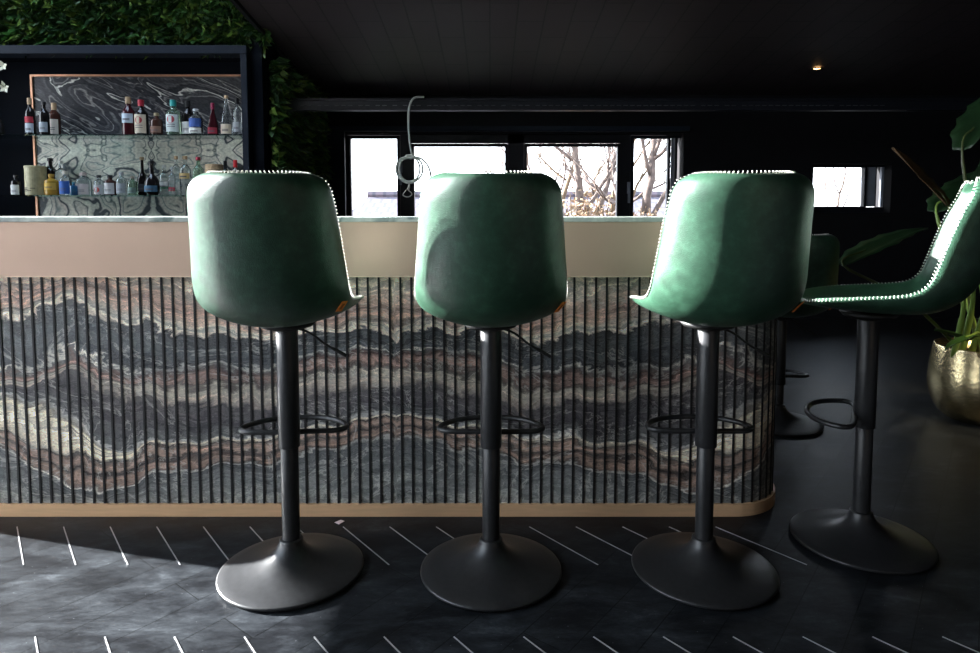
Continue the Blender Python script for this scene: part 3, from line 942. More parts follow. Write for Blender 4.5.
xr = NX1 - .006; xl = at(40, 150, BKY).x - .01
obj('marble_upper', B((q0.x, BKY, sh1.z - .01), (xr, BKY + .019, q0.z)), darkstone, cab)
obj('marble_lower', B((q0.x, BKY, .57), (xr, BKY + .019, sh1.z - .0105)), lightstone, cab)
bm = bmesh.new()
box(bm, (q0.x - .018, BKY - .012, .57), (q0.x - .003, BKY + .0185, q0.z + .018))
box(bm, (q0.x - .003, BKY - .012, q0.z + .003), (xr, BKY + .0185, q0.z + .018))
obj('copper_trim', bm, M_['copper'], cab)
obj('base_shelf', B((XL + .05, 5.06, .56), (d.x - .002, BKY - .013, .60)), M_['navy'], cab)
def shelf(z, label):
    o = obj('glass_shelf', B((XL + .06, 5.09, z - .010), (d.x - .003, BKY - .014, z)), shelfglass)
    return tag(o, label, 'shelf')
shelf(sh1.z, 'upper clear glass shelf holding the widely spaced bottles')
shelf(sh2.z, 'lower clear glass shelf crowded with short bottles')

# bottles -----------------------------------------------------------
def bmat(name, col, tr=0.0, rough=.08):
    if name in MATS: return MATS[name]
    return mat(name, col, rough, trans=tr, var=.05, nscale=8)
def cmat(col, rough=.5):
    name = 'paint_%02d_%02d_%02d' % tuple(int(c * 99) for c in col)
    return MATS[name] if name in MATS else mat(name, col, rough, var=.06)
G_ = dict(dark=('dark_bottle_glass', (.012, .010, .010), .0), red=('dark_red_bottle_glass', (.05, .008, .012), .0), amber=('amber_bottle_glass', (.14, .05, .012), .2),
          clear=('clear_bottle_glass', (.85, .9, .9), .95), green=('pale_green_bottle_glass', (.45, .62, .45), .85), brown=('brown_bottle_glass', (.06, .025, .018), .0), yellow=('yellow_liqueur_glass', (.62, .36, .05), .4), blue=('blue_bottle_glass', (.03, .16, .35), .5))
SHAPE = {   # profile in fractions of radius / height: body, shoulder, neck
 'wine':   [(0, 0), (.92, 0), (1, .02), (1, .56), (.92, .64), (.55, .72), (.36, .78), (.34, .96), (.38, .965), (.38, .985), (.30, .985), (0, .985)],
 'spirit': [(0, 0), (.94, 0), (1, .02), (1, .60), (.94, .67), (.60, .74), (.34, .79), (.32, .93), (.36, .935), (.36, .95), (0, .95)],
 'squat':  [(0, 0), (.94, 0), (1, .03), (1, .60), (.90, .70), (.50, .76), (.36, .80), (.36, .90), (0, .90)],
 'taper':  [(0, 0), (.94, 0), (1, .03), (1, .32), (.92, .42), (.62, .58), (.40, .72), (.30, .88), (.30, .96), (0, .96)],
 'round':  [(0, 0), (.70, 0), (.95, .12), (1, .25), (.92, .42), (.60, .54), (.30, .62), (.26, .92), (.32, .93), (.32, .955), (0, .955)],
}
PPM = F / 5.2
def arcpatch(bm, r, z0, z1, half, n=8, off=0.0006):
    rows = [[bm.verts.new(((r + off) * math.sin(-half + 2*half*i/n), -(r + off) * math.cos(-half + 2*half*i/n), z)) for i in range(n+1)] for z in (z0, z1)]
    for i in range(n): bm.faces.new((rows[0][i], rows[0][i+1], rows[1][i+1], rows[1][i]))
def bottle(px, ytop, w, glass, cap, lab=None, shape='spirit', shelfz=None, lower=False, yd=0.0, emblem=None, lz=(.10, .48), label='', labtop=None, extra=None):
    z0 = (sh2.z if lower else sh1.z) + .0006
    Y = 5.20 + yd
    p = at(px, 194 if lower else 134, Y)
    H = at(px, ytop, Y).z - z0
    r = w / 2 / PPM
    gp = 'bottles on the lower glass shelf' if lower else 'bottles on the upper glass shelf'
    t = thing('bottle', label, 'bottle', (p.x, Y, z0), 0, gp)
    prof = [(a * r, b * H) for a, b in SHAPE[shape]]
    g = bmat(*G_[glass][:2], tr=G_[glass][2])
    obj('glass_body', lathe(bmesh.new(), prof, 24), g, t, smooth=True, bevel=.0008)
    nr = [a for a, b in SHAPE[shape] if b > .80 and a > 0]
    cr = max(nr) * r * 1.12 + .001
    ztop = SHAPE[shape][-1][1]
    zlo = ztop - .16 if cap[1] == 'foil' else ztop - .035
    obj('cap', lathe(bmesh.new(), [(0, zlo*H), (cr, zlo*H), (cr, H*.995), (cr*.85, H), (0, H)] if True else [], 18), cmat(cap[0], .45), t, smooth=False)
    if lab:
        bm = bmesh.new(); arcpatch(bm, r, lz[0]*H, lz[1]*H, 1.15)
        l = obj('label_paper', bm, cmat(lab, .7), t)
        if emblem:
            bm = bmesh.new()
            ez = emblem[1] * H; er = r * .55
            vs = []
            for i in range(18):
                a = 2*PI*i/18; xx = er * math.cos(a)
                vs.append(bm.verts.new((xx, -math.sqrt(max(0, r*r - xx*xx)) - .0018, ez + er * math.sin(a))))
            bm.faces.new(vs)
            obj('emblem', bm, cmat(emblem[0], .6), l)
        bm = bmesh.new()
        for zz in (.28, .40):
            z_ = (lz[0] + (lz[1]-lz[0]) * zz) * H
            arcpatch(bm, r, z_, z_ + H * .018, .6, 6, .0012)
        obj('print_lines', bm, cmat((.12, .11, .12), .7), l)
    if labtop:
        bm = bmesh.new(); arcpatch(bm, r, labtop[1]*H, labtop[2]*H, 1.15)
        obj('label_band', bm, cmat(labtop[0], .7), t)
    return t
W = (.72, .72, .68); CR = (.68, .58, .44); TAN = (.50, .34, .20); BK = (.012, .012, .014); RD = (.45, .02, .04)
bottle(31, 98, 9, 'dark', (TAN, 'foil'), (.50, .54, .60), 'wine', emblem=None, lz=(.08, .32), labtop=((.45, .03, .05), .34, .50), label='dark bottle with a red band and grey label in front of the copper strip')
bottle(45, 102, 9, 'dark', (BK, 'cap'), (.34, .38, .42), 'spirit', lz=(.08, .38), yd=-.06, label='dark bottle with a grey label behind the cream-labelled amber one')
bottle(55, 103, 11, 'brown', (TAN, 'foil'), (.68, .60, .52), 'spirit', lz=(.06, .50), yd=.04, label='brown bottle with a tan stopper and cream label left of the wide gap')
bottle(129.3, 97, 12, 'red', (TAN, 'foil'), (.55, .64, .72), 'wine', lz=(.32, .56), label='dark red bottle with tan foil neck and pale blue label')
bottle(142, 100, 12.5, 'dark', (RD, 'foil'), CR, 'wine', lz=(.06, .58), emblem=((.42, .04, .05), .42), label='dark bottle with red cap and cream label carrying a round red badge')
bottle(157, 113, 11.5, 'brown', ((.35, .28, .16), 'cap'), (.26, .14, .10), 'squat', lz=(.12, .40), label='short brown bottle between the red-capped and teal-capped bottles')
bottle(174, 100, 13.5, 'green', ((.03, .36, .34), 'foil'), (.62, .68, .66), 'wine', lz=(.10, .58), emblem=((.45, .05, .07), .44), label='pale green bottle with a teal cap and round red badge')
bottle(188.5, 101, 11, 'dark', (BK, 'foil'), W, 'wine', lz=(.06, .40), yd=.03, label='black bottle with a white label, right of the teal-capped one')
bottle(196.5, 109, 13, 'clear', ((.50, .52, .55), 'cap'), W, 'spirit', lz=(.06, .26), yd=-.04, labtop=((.04, .10, .34), .30, .62), label='clear bottle with a royal blue upper label')
bottle(213.3, 103, 10, 'red', ((.22, .01, .05), 'foil'), (.40, .03, .06), 'taper', lz=(.06, .24), label='slim dark bottle with burgundy neck and red label')
bottle(227, 95.5, 11, 'clear', (TAN, 'cap'), (.60, .52, .40), 'taper', lz=(.04, .28), label='tall tapering clear bottle with a cork, second from the right')
bottle(237.6, 98, 8, 'clear', (BK, 'foil'), (.40, .42, .44), 'wine', lz=(.10, .36), label='slim clear bottle with a black cap against the right post')
kw = dict(lower=True)
bottle(16.5, 175, 9, 'dark', (BK, 'cap'), (.66, .66, .64), 'squat', lz=(.04, .52), label='small dark bottle with a white label left of the copper strip', **kw)
bottle(51.5, 158, 12, 'dark', (BK, 'cap'), None, 'spirit', yd=.055, label='dark bottle standing behind the amber one on the lower shelf', **kw)
bottle(52, 174, 12.5, 'yellow', ((.50, .30, .06), 'cap'), (.66, .42, .07), 'squat', lz=(.25, .58), yd=-.05, label='amber yellow bottle beside the beige tin', **kw)
bottle(62, 161, 11, 'clear', (W, 'cap'), None, 'spirit', yd=.06, label='clear bottle with a white cap behind the blue-labelled one', **kw)
bottle(66, 171, 11, 'clear', ((.55, .50, .42), 'cap'), (.04, .13, .45), 'squat', lz=(.05, .58), yd=-.05, label='clear bottle with a deep blue label', **kw)
bottle(74, 182, 7, 'blue', ((.03, .22, .32), 'cap'), None, 'squat', yd=-.07, label='tiny teal bottle right of the blue label', **kw)
bottle(84, 172.5, 14.5, 'clear', ((.62, .50, .46), 'cap'), (.72, .64, .60), 'squat', lz=(.04, .50), label='wide clear bottle with a pinkish cream label', **kw)
bottle(99.5, 175, 9.5, 'clear', (BK, 'cap'), (.60, .60, .60), 'squat', lz=(.06, .52), emblem=((.55, .08, .06), .27), yd=-.02, label='small clear bottle with a black cap and red round badge', **kw)
bottle(110.5, 175, 11.5, 'brown', (BK, 'cap'), (.70, .68, .66), 'squat', lz=(.06, .60), label='brown bottle with a tall white label and black cap', **kw)
bottle(122, 172, 10, 'clear', ((.50, .50, .52), 'cap'), (.42, .44, .47), 'squat', lz=(.10, .5), label='clear bottle with a grey label left of the green one', **kw)
bottle(133, 176, 9, 'green', ((.30, .25, .20), 'cap'), (.22, .32, .27), 'squat', lz=(.1, .4), yd=-.06, label='small pale green bottle beside the tall black one', **kw)
bottle(143, 157, 11, 'dark', (TAN, 'cap'), (.05, .05, .055), 'round', lz=(.10, .30), yd=.08, label='tall black long-necked bottle with a cork', **kw)
bottle(152.5, 161, 14, 'dark', (BK, 'cap'), (.06, .15, .24), 'round', lz=(.10, .28), yd=-.06, label='round-bodied black bottle with a dark blue label', **kw)
bottle(165, 165, 10, 'clear', (W, 'cap'), (.62, .62, .60), 'spirit', lz=(.22, .44), yd=.06, labtop=((.05, .32, .12), .22, .30), label='clear bottle with a green and white label', **kw)
bottle(172.5, 167, 7, 'clear', ((.55, .58, .56), 'cap'), (.50, .06, .08), 'spirit', lz=(.15, .28), yd=-.04, label='slim clear bottle with a small red label', **kw)
bottle(177, 156, 9, 'clear', (TAN, 'cap'), None, 'spirit', yd=.05, label='clear corked bottle right of the slim red-labelled one', **kw)
bottle(186, 156, 11, 'clear', (TAN, 'cap'), (.62, .46, .20), 'spirit', lz=(.42, .56), label='clear corked bottle with an amber label left of the first stool', **kw)
bottle(199, 157, 11, 'green', ((.36, .02, .05), 'cap'), (.16, .24, .16), 'spirit', lz=(.15, .5), label='green bottle with a dark red cap above the first stool', **kw)
bottle(226, 161, 8, 'dark', (BK, 'foil'), (.40, .05, .05), 'spirit', lz=(.2, .5), yd=.09, label='slim black bottle beside the tan basket', **kw)
bottle(236, 160, 9, 'clear', ((.55, .02, .03), 'foil'), (.60, .62, .60), 'spirit', lz=(.1, .5), label='clear bottle with a bright red cap at the right post', **kw)
# tins
def tin(px, ytop, w, c, label, cat='tin'):
    Y = 5.16; z0 = sh2.z + .0006; p = at(px, 194, Y); H = at(px, ytop, Y).z - z0; r = w / 2 / PPM
    t = thing('tin_canister' if cat == 'tin' else 'woven_basket', label, cat, (p.x, Y, z0))
    obj('body', lathe(bmesh.new(), [(0, 0), (r*.97, 0), (r, .004), (r, H*.93), (0, H*.93)], 28), c, t, smooth=False)
    obj('lid', lathe(bmesh.new(), [(0, H*.931), (r*1.03, H*.931), (r*1.03, H*.985), (r*.96, H), (0, H)], 28), c, t, smooth=False)
    if cat == 'tin':
        bm = bmesh.new()
        for k in range(7):
            z_ = H * (.12 + .02 * k); a0 = random.uniform(-.9, .3)
            rows = [[bm.verts.new(((r+.0012) * math.sin(a0 + .5*i/4), -(r+.0012) * math.cos(a0 + .5*i/4), z)) for i in range(5)] for z in (z_, z_ + .006)]
            for i in range(4): bm.faces.new((rows[0][i], rows[0][i+1], rows[1][i+1], rows[1][i]))
        obj('print_drawing', bm, cmat((.10, .09, .06), .7), t)
tin(36.5, 166, 18.5, mat('beige_tin', (.42, .38, .22), .5, var=.2, nscale=30), 'beige cylindrical tin with dark printed drawing in front of the copper strip')
tin(215, 164.5, 16.5, mat('tan_basket', (.50, .36, .22), .8, var=.3, nscale=60, bump=1), 'tan woven basket just above the first stool back', 'basket')

# orchid at the left edge -------------------------------------------
Yo = 4.9
ob = at(-26, 150, Yo); zo = sh1.z
orc = thing('orchid', 'cream orchid blossoms reaching in at the far left of the bottle niche', 'plant', (ob.x, 5.16, sh1.z + .0006))
bm = lathe(bmesh.new(), [(0, 0), (.03, 0), (.038, .02), (.034, .08), (.02, .11), (.018, .12), (0, .12)], 20)
obj('vase', bm, M_['darkplate'], orc, smooth=True)
def rel(p): return Vector(p) - Vector((ob.x, 5.16, sh1.z + .0006))
bm = bmesh.new()
b1 = rel(at(3, 66, Yo)); b2 = rel(at(5, 88, Yo)); b3 = rel(at(-6, 56, Yo))
tube(bm, smoothpts([(0, 0, .09), (0, -.02, .25), b3 * .8 + Vector((-.02, 0, .06)), b3, b1], 6), .0022, 6)
tube(bm, smoothpts([(0, 0, .09), (.02, -.03, .2), b2 + Vector((-.04, 0, .02)), b2], 6), .002, 6)
obj('stem', bm, M_['twig'], orc, smooth=True)
for bb in (b1, b2):
    bm = bmesh.new()
    for k in range(5):
        a = 2*PI*k/5 + .3 + random.uniform(-.25, .25); L_ = random.uniform(.036, .052)
        dr = Vector((math.cos(a), -.35, math.sin(a))); pr = Vector((-math.sin(a), 0, math.cos(a)))
        ps = [bb, bb + dr*L_*.5 + pr*.014, bb + dr*L_, bb + dr*L_*.5 - pr*.014]
        bm.faces.new([bm.verts.new(x) for x in ps])
    o = obj('blossom', bm, M_['petal'], orc); s_ = o.modifiers.new('s', 'SOLIDIFY'); s_.thickness = .002

# ---------------------------------------------------------------- green wall foliage (two faces of moss and leaves)
def foliage(name, label, n, gen, mats_w):
    bm = bmesh.new(); idx = []
    for _ in range(n):
        p, nrm = gen()
        L_ = random.uniform(.04, .17); w = L_ * random.uniform(.10, .28)
        tn = nrm.cross(Vector((0, 0, 1)))
        d = (nrm * random.uniform(.25, 1.1) + tn * random.uniform(-1, 1) + Vector((0, 0, random.uniform(-1.0, .7)))).normalized()
        s = d.cross(Vector((random.uniform(-1, 1), random.uniform(-1, 1), random.uniform(-1, 1)))).normalized()
        up = s.cross(d)
        mid = p + d * L_ * .5 + up * L_ * .10; tip = p + d * L_ - Vector((0, 0, L_ * .15))
        v = [bm.verts.new(x) for x in (p, mid + s * w, tip, mid - s * w)]
        mi = random.choices(range(len(mats_w)), [x[1] for x in mats_w])[0]
        f1 = bm.faces.new((v[0], v[1], v[2])); f2 = bm.faces.new((v[0], v[2], v[3]))
        f1.material_index = f2.material_index = mi
    me = bpy.data.meshes.new(name); bm.to_mesh(me); bm.free()
    for m, _ in mats_w: me.materials.append(m)
    o = bpy.data.objects.new(name, me); COL.objects.link(o)
    tag(o, label, 'foliage', kind='stuff'); return o
LM = [(M_['leaf'], 5), (M_['leafdark'], 4), (M_['leaf2'], 3)]
zt = at(100, 45, 5.05).z
foliage('wall_foliage', 'green artificial foliage covering the wall above the bottle niche', 14000,
        lambda: (Vector((random.uniform(-4.3, XS), YC - .012, random.uniform(zt + .03, 3.45))), Vector((0, -1, 0))), LM)
foliage('wall_foliage', 'green artificial foliage on the side wall between the niche and the windows', 7000,
        lambda: (Vector((XS + .012, random.uniform(5.22, YB - .08), random.uniform(.9, 2.30))), Vector((1, 0, 0))), LM)

# ---------------------------------------------------------------- ceiling spotlights
def ceilpt(px, py):
    r = ray(px, py)
    # z = CAMH + t rz ; y = t ry ; z = zc(y)
    t = (2.31 + .115 * YB - CAMH) / (r.z + .115 * r.y)
    return Vector((0, 0, CAMH)) + r * t
def spot(p, label, power=26, group='recessed ceiling spotlights'):
    t = thing('ceiling_spotlight', label, 'spotlight', (p.x, p.y, zc(p.y) - .002), 0, group)
    obj('trim_ring', lathe(bmesh.new(), [(.030, -.001), (.030, -.006), (.045, -.008), (.050, -.003), (.050, 0)], 28), M_['lampring'], t, smooth=True)
    obj('lens', lathe(bmesh.new(), [(0, -.003), (.031, -.003), (.031, 0), (0, 0)], 24), M_['lampwarm'], t)
    l = bpy.data.lights.new('spot', 'SPOT'); l.energy = power; l.color = (1, .74, .5); l.spot_size = math.radians(95); l.spot_blend = .7; l.shadow_soft_size = .05
    lo = bpy.data.objects.new('spotlight_beam', l); COL.objects.link(lo); lo.location = (p.x, p.y, zc(p.y) - .03)
spot(ceilpt(817, 68), 'small warm lit recessed spotlight in the dark ceiling', 6)

# ---------------------------------------------------------------- hanging cable
Yc = 5.36
bm = bmesh.new()
def pc(x, y, dy=0): return at(x, y, Yc + dy)
path = [pc(424, 97, .04), pc(414, 98), pc(409, 108), pc(408.5, 125), pc(410, 145), pc(412, 158)]
cx0, cy0 = pc(409, 168).x, 0
loops = []
for k in range(0, 30):
    a = PI * .6 - 2*PI*k/14
    rx = 13.2 - 1.6 * (k // 14) ; ry = 13.8 - 1.2 * (k // 14)
    loops.append(pc(409.5 + rx * math.cos(a) * (1 if k < 14 else .9), 169 - ry * math.sin(a), -.012 - .003 * (k % 3)))
path += loops + [pc(420, 158, -.02), pc(428, 166, -.02), pc(431, 178, -.02), pc(428, 187, -.02)]
tube(bm, smoothpts(path, 4), .0085, 8)
cab_o = thing('hanging_cable', 'pale grey cable looped in a coil, hanging from the beam in front of the windows', 'cable', pc(414, 98))
def loc_fix(o, root): 
    for v in o.data.vertices: v.co -= root.location
co = obj('cable_coil', bm, M_['cable'], cab_o, smooth=True); loc_fix(co, cab_o)
bm = bmesh.new(); tube(bm, [pc(409, 182, -.015), pc(409, 187, -.015), pc(408, 190, -.015)], [.005, .009, .012], 10)
tube(bm, smoothpts([pc(408, 190, -.015), pc(412, 194, -.015), pc(408, 197, -.015), pc(403, 195, -.015), pc(406, 190, -.015)], 4), .004, 6)
co = obj('cable_end', bm, M_['brassplug'], cab_o, smooth=True); loc_fix(co, cab_o)

# paper scrap on the floor
ps = onfloor(339.5, 522.5)
bm = bmesh.new()
vs = [bm.verts.new(c) for c in ((-.017, -.004, 0.002), (.002, -.016, .001), (.018, .002, .004), (0, .017, .001))]
vs2 = [bm.verts.new(v.co + Vector((0, 0, .0012))) for v in vs]
bm.faces.new(vs[::-1]); bm.faces.new(vs2)
for i in range(4): bm.faces.new((vs[i], vs[(i+1) % 4], vs2[(i+1) % 4], vs2[i]))
for v in bm.verts: v.co += Vector((0, 0, -.001))
sc_ = obj('paper_scrap', bm, M_['scrap']); sc_.location = (ps.x, ps.y, .0005)
tag(sc_, 'tiny pinkish paper scrap on the floor by the brass plinth', 'paper scrap')

# ---------------------------------------------------------------- potted plant
Yp = 3.42
pp = at(983, 380, Yp)
plant = thing('potted_plant', 'large-leaved plant in a hammered gold pot at the right edge', 'plant', (pp.x, Yp, 0))
pr = [(0, .002), (.13, .002), (.165, .010), (.205, .05), (.235, .115), (.247, .18), (.246, .25), (.236, .33), (.226, .395), (.220, .398), (.214, .392), (.205, .34), (0, .34)]
PS = smoothpts([(a, 0, b) for a, b in pr[:-2]], 3)
obj('pot', lathe(bmesh.new(), [(max(0, v.x), v.z) for v in PS] + [(.205, .34), (0, .34)], 56), M_['gold'], plant, smooth=True)
bm = bmesh.new(); lathe(bm, [(0, .352), (.1, .354), (.2, .345)], 32); obj('soil', bm, M_['soil'], plant)
def leafblade(bm, base, tip, width, droop, lobes=5, side=None):
    """broad lobed blade between base and tip"""
    base = Vector(base); tip = Vector(tip); ax = tip - base; L_ = ax.length; d = ax / L_
    s = side or d.cross(Vector((0, 0, 1))).normalized()
    s = Vector(s).normalized(); nrm = s.cross(d)
    n = 22; mid = []; lft = []; rgt = []
    for i in range(n + 1):
        t = i / n
        w = width * (math.sin(PI * min(1, t * .96 + .04)) ** .6) * (1 - .35 * t)
        w *= 1 - .20 * abs(math.sin(lobes * PI * t))
        bend = -droop * t * t * L_
        c = base + d * (L_ * t) + Vector((0, 0, bend))
        mid.append(bm.verts.new(c + nrm * -.01))
        lft.append([bm.verts.new(c + s * w * f + nrm * (.10 * w * f + .03 * w * math.sin(9 * t + f))) for f in (.5, 1)])
        rgt.append([bm.verts.new(c - s * w * f + nrm * (.10 * w * f + .03 * w * math.sin(8 * t + f))) for f in (.5, 1)])
    for i in range(n):
        bm.faces.new((mid[i], mid[i+1], lft[i+1][0], lft[i][0])); bm.faces.new((lft[i][0], lft[i+1][0], lft[i+1][1], lft[i][1]))
        bm.faces.new((mid[i+1], mid[i], rgt[i][0], rgt[i+1][0])); bm.faces.new((rgt[i+1][0], rgt[i][0], rgt[i][1], rgt[i+1][1]))
root0 = Vector((pp.x, Yp, 0))
def w2l(p): return Vector(p) - root0
leafs = [ # stem tip (px,py,Y), blade tip, width, droop, material, stem start px offset, stem material
 ((843, 265, 3.15), (929, 207, 3.45), .12, .15, 'leafdark', -.09, 'petdark', .009),
 ((948, 205, 3.3), (893, 143, 3.5), .13, .05, 'leafdry', -.06, 'petdark', .009),
 ((962, 150, 3.5), (1010, 60, 3.6), .16, .2, 'leafdark', .02, 'petdark', .010),
 ((990, 230, 3.1), (1060, 210, 2.9), .16, .25, 'leafdark', .08, 'petiole', .012),
 ((936, 212, 3.6), (985, 160, 3.8), .15, .1, 'leafdark', 0, 'petiole', .012),
 ((978, 250, 3.35), (1000, 120, 3.5), .12, .1, 'leafdark', .0, 'petiole', .016),
 ((968, 340, 3.2), (935, 322, 3.05), .035, .1, 'leaf', -.02, 'petiole', .008),
 ((972, 335, 3.15), (945, 343, 3.0), .03, .1, 'leaf', .01, 'petiole', .008),
]
for (a_, b_, wd, dr, mt, off, sm, sr) in leafs:
    A_ = at(*a_); B_ = at(*b_); S_ = Vector((pp.x + off, Yp + random.uniform(-.05, .05), .345))
    bm = bmesh.new(); mid = S_.lerp(A_, .5) + Vector((0, 0, .06 if abs(A_.x - S_.x) > .2 else 0))
    tube(bm, smoothpts([w2l(S_), w2l(mid), w2l(A_), w2l(A_.lerp(B_, .25))], 6), [sr] * 6 + [sr * .8] * 6 + [sr * .5] * 7, 8)
    st_ = obj('leaf_stem', bm, M_[sm], plant, smooth=True)
    bm = bmesh.new(); leafblade(bm, w2l(A_), w2l(B_), wd, dr)
    lf = obj('leaf', bm, M_[mt], plant, smooth=True); q_ = lf.modifiers.new('s', 'SOLIDIFY'); q_.thickness = .0015
for k, (x0, y0, x1, y1) in enumerate([(962, 345, 957, 268), (970, 345, 968, 250), (979, 345, 984, 265), (952, 312, 944, 330)][:3]):
    A_ = at(x0, y0, 3.3); B_ = at(x1, y1, 3.25); S_ = Vector((A_.x, 3.36, .345))
    bm = bmesh.new(); tube(bm, smoothpts([w2l(S_), w2l(A_.lerp(B_, .5)) + Vector((.02, 0, 0)), w2l(B_)], 6), [.015] * 5 + [.011] * 5 + [.004] * 3, 8)
    obj('leaf_stem', bm, M_['petiole'], plant, smooth=True)

# ---------------------------------------------------------------- outside
gr = struct(obj('ground', B((-60, YB + 1.0, -3.4), (60, 90, -3.2)), M_['ground']))
# neighbouring house: hipped tile roof
hs = thing('neighbour_house', 'house beyond the windows with a pale tiled hip roof', 'house', (0, 0, 0))
rA = at(368, 196, 15.0); rB = at(760, 196, 15.0)
eA = at(345, 226, 12.2); 
zr, ze = rA.z, at(345, 250, 12.0).z
x0 = at(338, 226, 12).x - .6
roofv = [(x0, 12, ze), (rB.x + 3, 12, ze), (rB.x + 3, 18, ze), (x0, 18, ze), (rA.x, 15, zr), (rB.x, 15, zr)]
def roofplane(name, pts):
    bm = bmesh.new(); P = [Vector(p) for p in pts]
    bm.faces.new([bm.verts.new(p) for p in P])
    o = obj(name, bm, tilem, hs); s = o.modifiers.new('s', 'SOLIDIFY'); s.thickness = .08
    return o
# front slope stored in its own plane so that the tiles follow the slope
def slope(name, a, b, c, d):
    a, b, c, d = map(Vector, (a, b, c, d))
    ex = (b - a).normalized(); nz_ = ex.cross((d if d != a else c) - a).normalized(); ey = nz_.cross(ex)
    Mx = Matrix((ex, ey, nz_)).transposed().to_4x4(); Mx.translation = a
    inv = Mx.inverted(); bm = bmesh.new()
    vs = []
    for p in (a, b, c, d):
        q = inv @ p
        if not any((q - v.co).length < 1e-4 for v in vs): vs.append(bm.verts.new(q))
    bm.faces.new(vs)
    o = obj(name, bm, tilem, hs); o.matrix_basis = Mx
    s = o.modifiers.new('s', 'SOLIDIFY'); s.thickness = .08
slope('roof_slope', roofv[0], roofv[1], roofv[5], roofv[4])
slope('roof_slope', roofv[2], roofv[3], roofv[4], roofv[5])
slope('roof_slope', roofv[3], roofv[0], roofv[4], roofv[4])
slope('roof_slope', roofv[1], roofv[2], roofv[5], roofv[5])
obj('house_wall', B((x0 + .3, 12.3, -3.2), (rB.x + 2.7, 17.7, ze + .02)), M_['renderw'], hs)
bm = bmesh.new(); tube(bm, [(rA.x, 15, zr + .03), (rB.x, 15, zr + .03)], .09, 8); obj('ridge', bm, tilem, hs)

def branch(bm, p, d, L_, r, depth, spread=.55, kink=.25):
    pts = [p]; rad = [r]; n = 5; q = p.copy(); dd = d.copy()
    for i in range(n):
        dd = (dd + Vector((random.uniform(-kink, kink), random.uniform(-kink, kink), random.uniform(-kink*.4, kink)))).normalized()
        q = q + dd * (L_ / n); pts.append(q.copy()); rad.append(r * (1 - .45 * (i+1) / n))
    tube(bm, pts, rad, 5 if depth < 3 else 7)
    if depth <= 0: return
    for k in range(3 if depth > 1 else 4):
        i = random.randint(2, n)
        nd = (dd + Vector((random.uniform(-1, 1), random.uniform(-1, 1), random.uniform(-.5, .8))) * spread * 1.5).normalized()
        branch(bm, pts[i], nd, L_ * random.uniform(.55, .8), rad[i] * .62, depth - 1, spread, kink)
def tree(px, Y, lean, seed, label, r=.13, depth=5, H=3.4, m='bark', z0=-3.2, name='bare_tree'):
    random.seed(seed)
    p = at(px, 217, Y); t = thing(name, label, 'tree', (p.x - lean * 1.6, Y, z0))
    bm = bmesh.new()
    rt = Vector((0, 0, 0)); top = Vector((lean * 1.6, 0, CAMH - z0))
    tube(bm, smoothpts([rt, top * .5 + Vector((.05, 0, 0)), top], 4), [r * 1.3] * 4 + [r * 1.1] * 4 + [r], 8)
    random.seed(seed + 1)
    branch(bm, top, Vector((lean, 0, 1)).normalized(), H * .4, r, depth)
    branch(bm, top * .93, Vector((lean - .6, .2, .8)).normalized(), H * .4, r * .6, depth - 1)
    branch(bm, top * .95, Vector((lean + .7, -.2, .8)).normalized(), H * .4, r * .6, depth - 1)
    obj('trunk_and_branches', bm, M_[m], t, smooth=True)
tree(578, 10.5, .12, 11, 'bare tree with a leaning trunk, seen through the third window pane', .075, 6)
tree(596, 11.2, .35, 5, 'bare forked tree at the right of the third window pane', .06, 6)
tree(646, 10.0, -.05, 23, 'gnarled bare tree filling the fourth window pane', .075, 6)
tree(520, 19.0, .1, 31, 'thin distant bare tree in the second window pane', .07, 4, 5)
tree(835, 22.0, .1, 41, 'faint distant bare tree in the small right window', .05, 4, 4)
tree(612, 11.5, .0, 57, 'finely twigged tan tree behind the forked one, between third and fourth panes', .055, 6, 3.6, 'twigbr')
tree(560, 11.6, .2, 63, 'slender tan tree at the left of the third window pane', .05, 6, 3.6, 'twigbr')
def shrub(px, py, Y, w, h, n, label, seed):
    random.seed(seed)
    c = at(px, py, Y); z0 = -3.2
    t = thing('dry_shrub', label, 'shrub', (c.x, Y, z0))
    bm = bmesh.new()
    for k in range(14):
        a = random.uniform(0, 2*PI); e = Vector((math.cos(a) * w * .8, math.sin(a) * w * .5, c.z - z0 + random.uniform(-.2, h)))
        tube(bm, smoothpts([(0, 0, 0), Vector((e.x * .3, e.y * .3, e.z * .6)), e], 4), [.03] * 4 + [.015] * 4 + [.006], 5)
    obj('stems', bm, M_['twigbr'], t)
    bm = bmesh.new()
    for k in range(n):
        p = Vector((random.gauss(0, w * .45), random.gauss(0, w * .35), c.z - z0 - .1 + random.gauss(0, h * .5)))
        d = Vector((random.uniform(-1, 1), random.uniform(-1, 1), random.uniform(-1, 1))).normalized(); s = d.orthogonal().normalized()
        L_ = random.uniform(.04, .09)
        bm.faces.new([bm.verts.new(x) for x in (p, p + d*L_*.5 + s*L_*.3, p + d*L_, p + d*L_*.5 - s*L_*.3)])
    o = obj('leaves', bm, M_['dryleaf'], t); o['kind'] = 'stuff'
shrub(585, 212, 9.3, .45, .34, 700, 'tan dry shrub low in the third window pane', 3)
shrub(640, 214, 9.4, .30, .14, 160, 'small tan dry shrub low in the fourth window pane', 4)

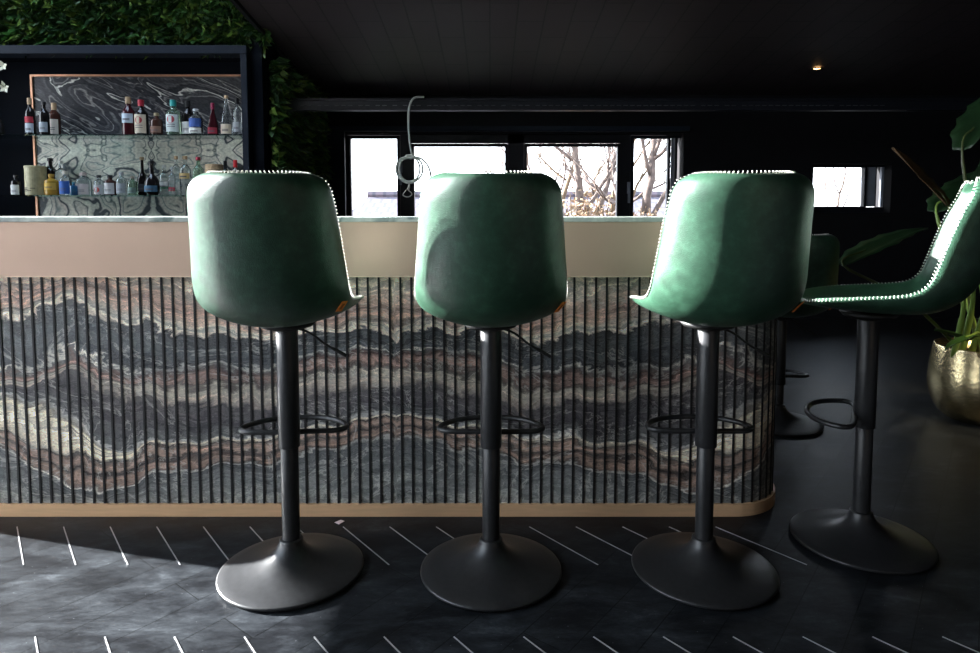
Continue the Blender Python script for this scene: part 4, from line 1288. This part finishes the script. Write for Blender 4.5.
# ---------------------------------------------------------------- light
w = bpy.data.worlds.new('world'); SC.world = w; w.use_nodes = True
nt = w.node_tree; nt.nodes.clear()
wo = nt.nodes.new('ShaderNodeOutputWorld'); bg = nt.nodes.new('ShaderNodeBackground')
tc = nt.nodes.new('ShaderNodeTexCoord'); sx = nt.nodes.new('ShaderNodeSeparateXYZ')
nt.links.new(tc.outputs['Generated'], sx.inputs[0])
r = ramp(nt, [(0.0, (.30, .30, .32)), (0.48, (.55, .57, .60)), (0.52, (.95, .98, 1.0)), (1.0, (.62, .78, 1.0))])
mm = nt.nodes.new('ShaderNodeMapRange'); mm.inputs[1].default_value = -1; mm.inputs[2].default_value = 1
nt.links.new(sx.outputs[2], mm.inputs[0]); nt.links.new(mm.outputs[0], r.inputs['Fac']); nt.links.new(r.outputs[0], bg.inputs['Color'])
bg.inputs['Strength'].default_value = 9.3
nt.links.new(bg.outputs[0], wo.inputs['Surface'])

sun = bpy.data.lights.new('sun', 'SUN'); sun.energy = 78; sun.angle = math.radians(.8); sun.color = (1, .97, .93)
so = bpy.data.objects.new('sun', sun); COL.objects.link(so); so.location = (-12, 6, 6)
dirv = Vector((.967, -.255, -.30)).normalized()
so.rotation_euler = dirv.to_track_quat('-Z', 'Y').to_euler()
def portal(name, loc, rot, sx_, sy_):
    l = bpy.data.lights.new(name, 'AREA'); l.shape = 'RECTANGLE'; l.size = sx_; l.size_y = sy_; l.cycles.is_portal = True
    o = bpy.data.objects.new(name, l); COL.objects.link(o); o.location = loc; o.rotation_euler = rot
for k, (lx, ly, lz) in enumerate([(1.9, -1.2, .88), (1.1, -2.0, 1.45)]):  # unseen warm points added behind the camera for highlights on the stool backs
    l = bpy.data.lights.new('lamp', 'POINT'); l.energy = (9, 3)[k]; l.color = (1, .82, .62); l.shadow_soft_size = .12
    o = bpy.data.objects.new('table_lamp_light', l); COL.objects.link(o); o.location = (lx, ly, lz)
l = bpy.data.lights.new('lamp', 'SPOT'); l.energy = 260; l.color = (1, .80, .5); l.shadow_soft_size = .08; l.spot_size = math.radians(22); l.spot_blend = .6  # unseen spot added to brighten the gold pot, no fixture modelled
o = bpy.data.objects.new('planter_spotlight', l); COL.objects.link(o); o.location = (2.9, 1.9, 2.7)
o.rotation_euler = (Vector((2.5, 3.4, .3)) - o.location).to_track_quat('-Z', 'Y').to_euler()
portal('portal_skylight', ((SKX0+SKX1)/2, (SKY0+SKY1)/2, HIGH + .16), (0, 0, 0), SKX1-SKX0, SKY1-SKY0)
portal('portal_alcove', (XL - .21, (GA0+GA1)/2, 2.0), (0, -PI/2, 0), 2.2, GA1-GA0)
portal('portal_left', (XJ - .21, (GL0+GL1)/2, GLT/2), (0, -PI/2, 0), GLT, GL1-GL0)
portal('portal_back', ((wl.x+wr.x)/2, YB + .29, (SILL+wl.z)/2), (-PI/2, 0, 0), wr.x-wl.x, wl.z-SILL)

vs_ = SC.view_settings
vs_.view_transform = 'Standard'; vs_.look = 'None'; vs_.gamma = 1; vs_.use_curve_mapping = False; vs_.exposure = 0.0
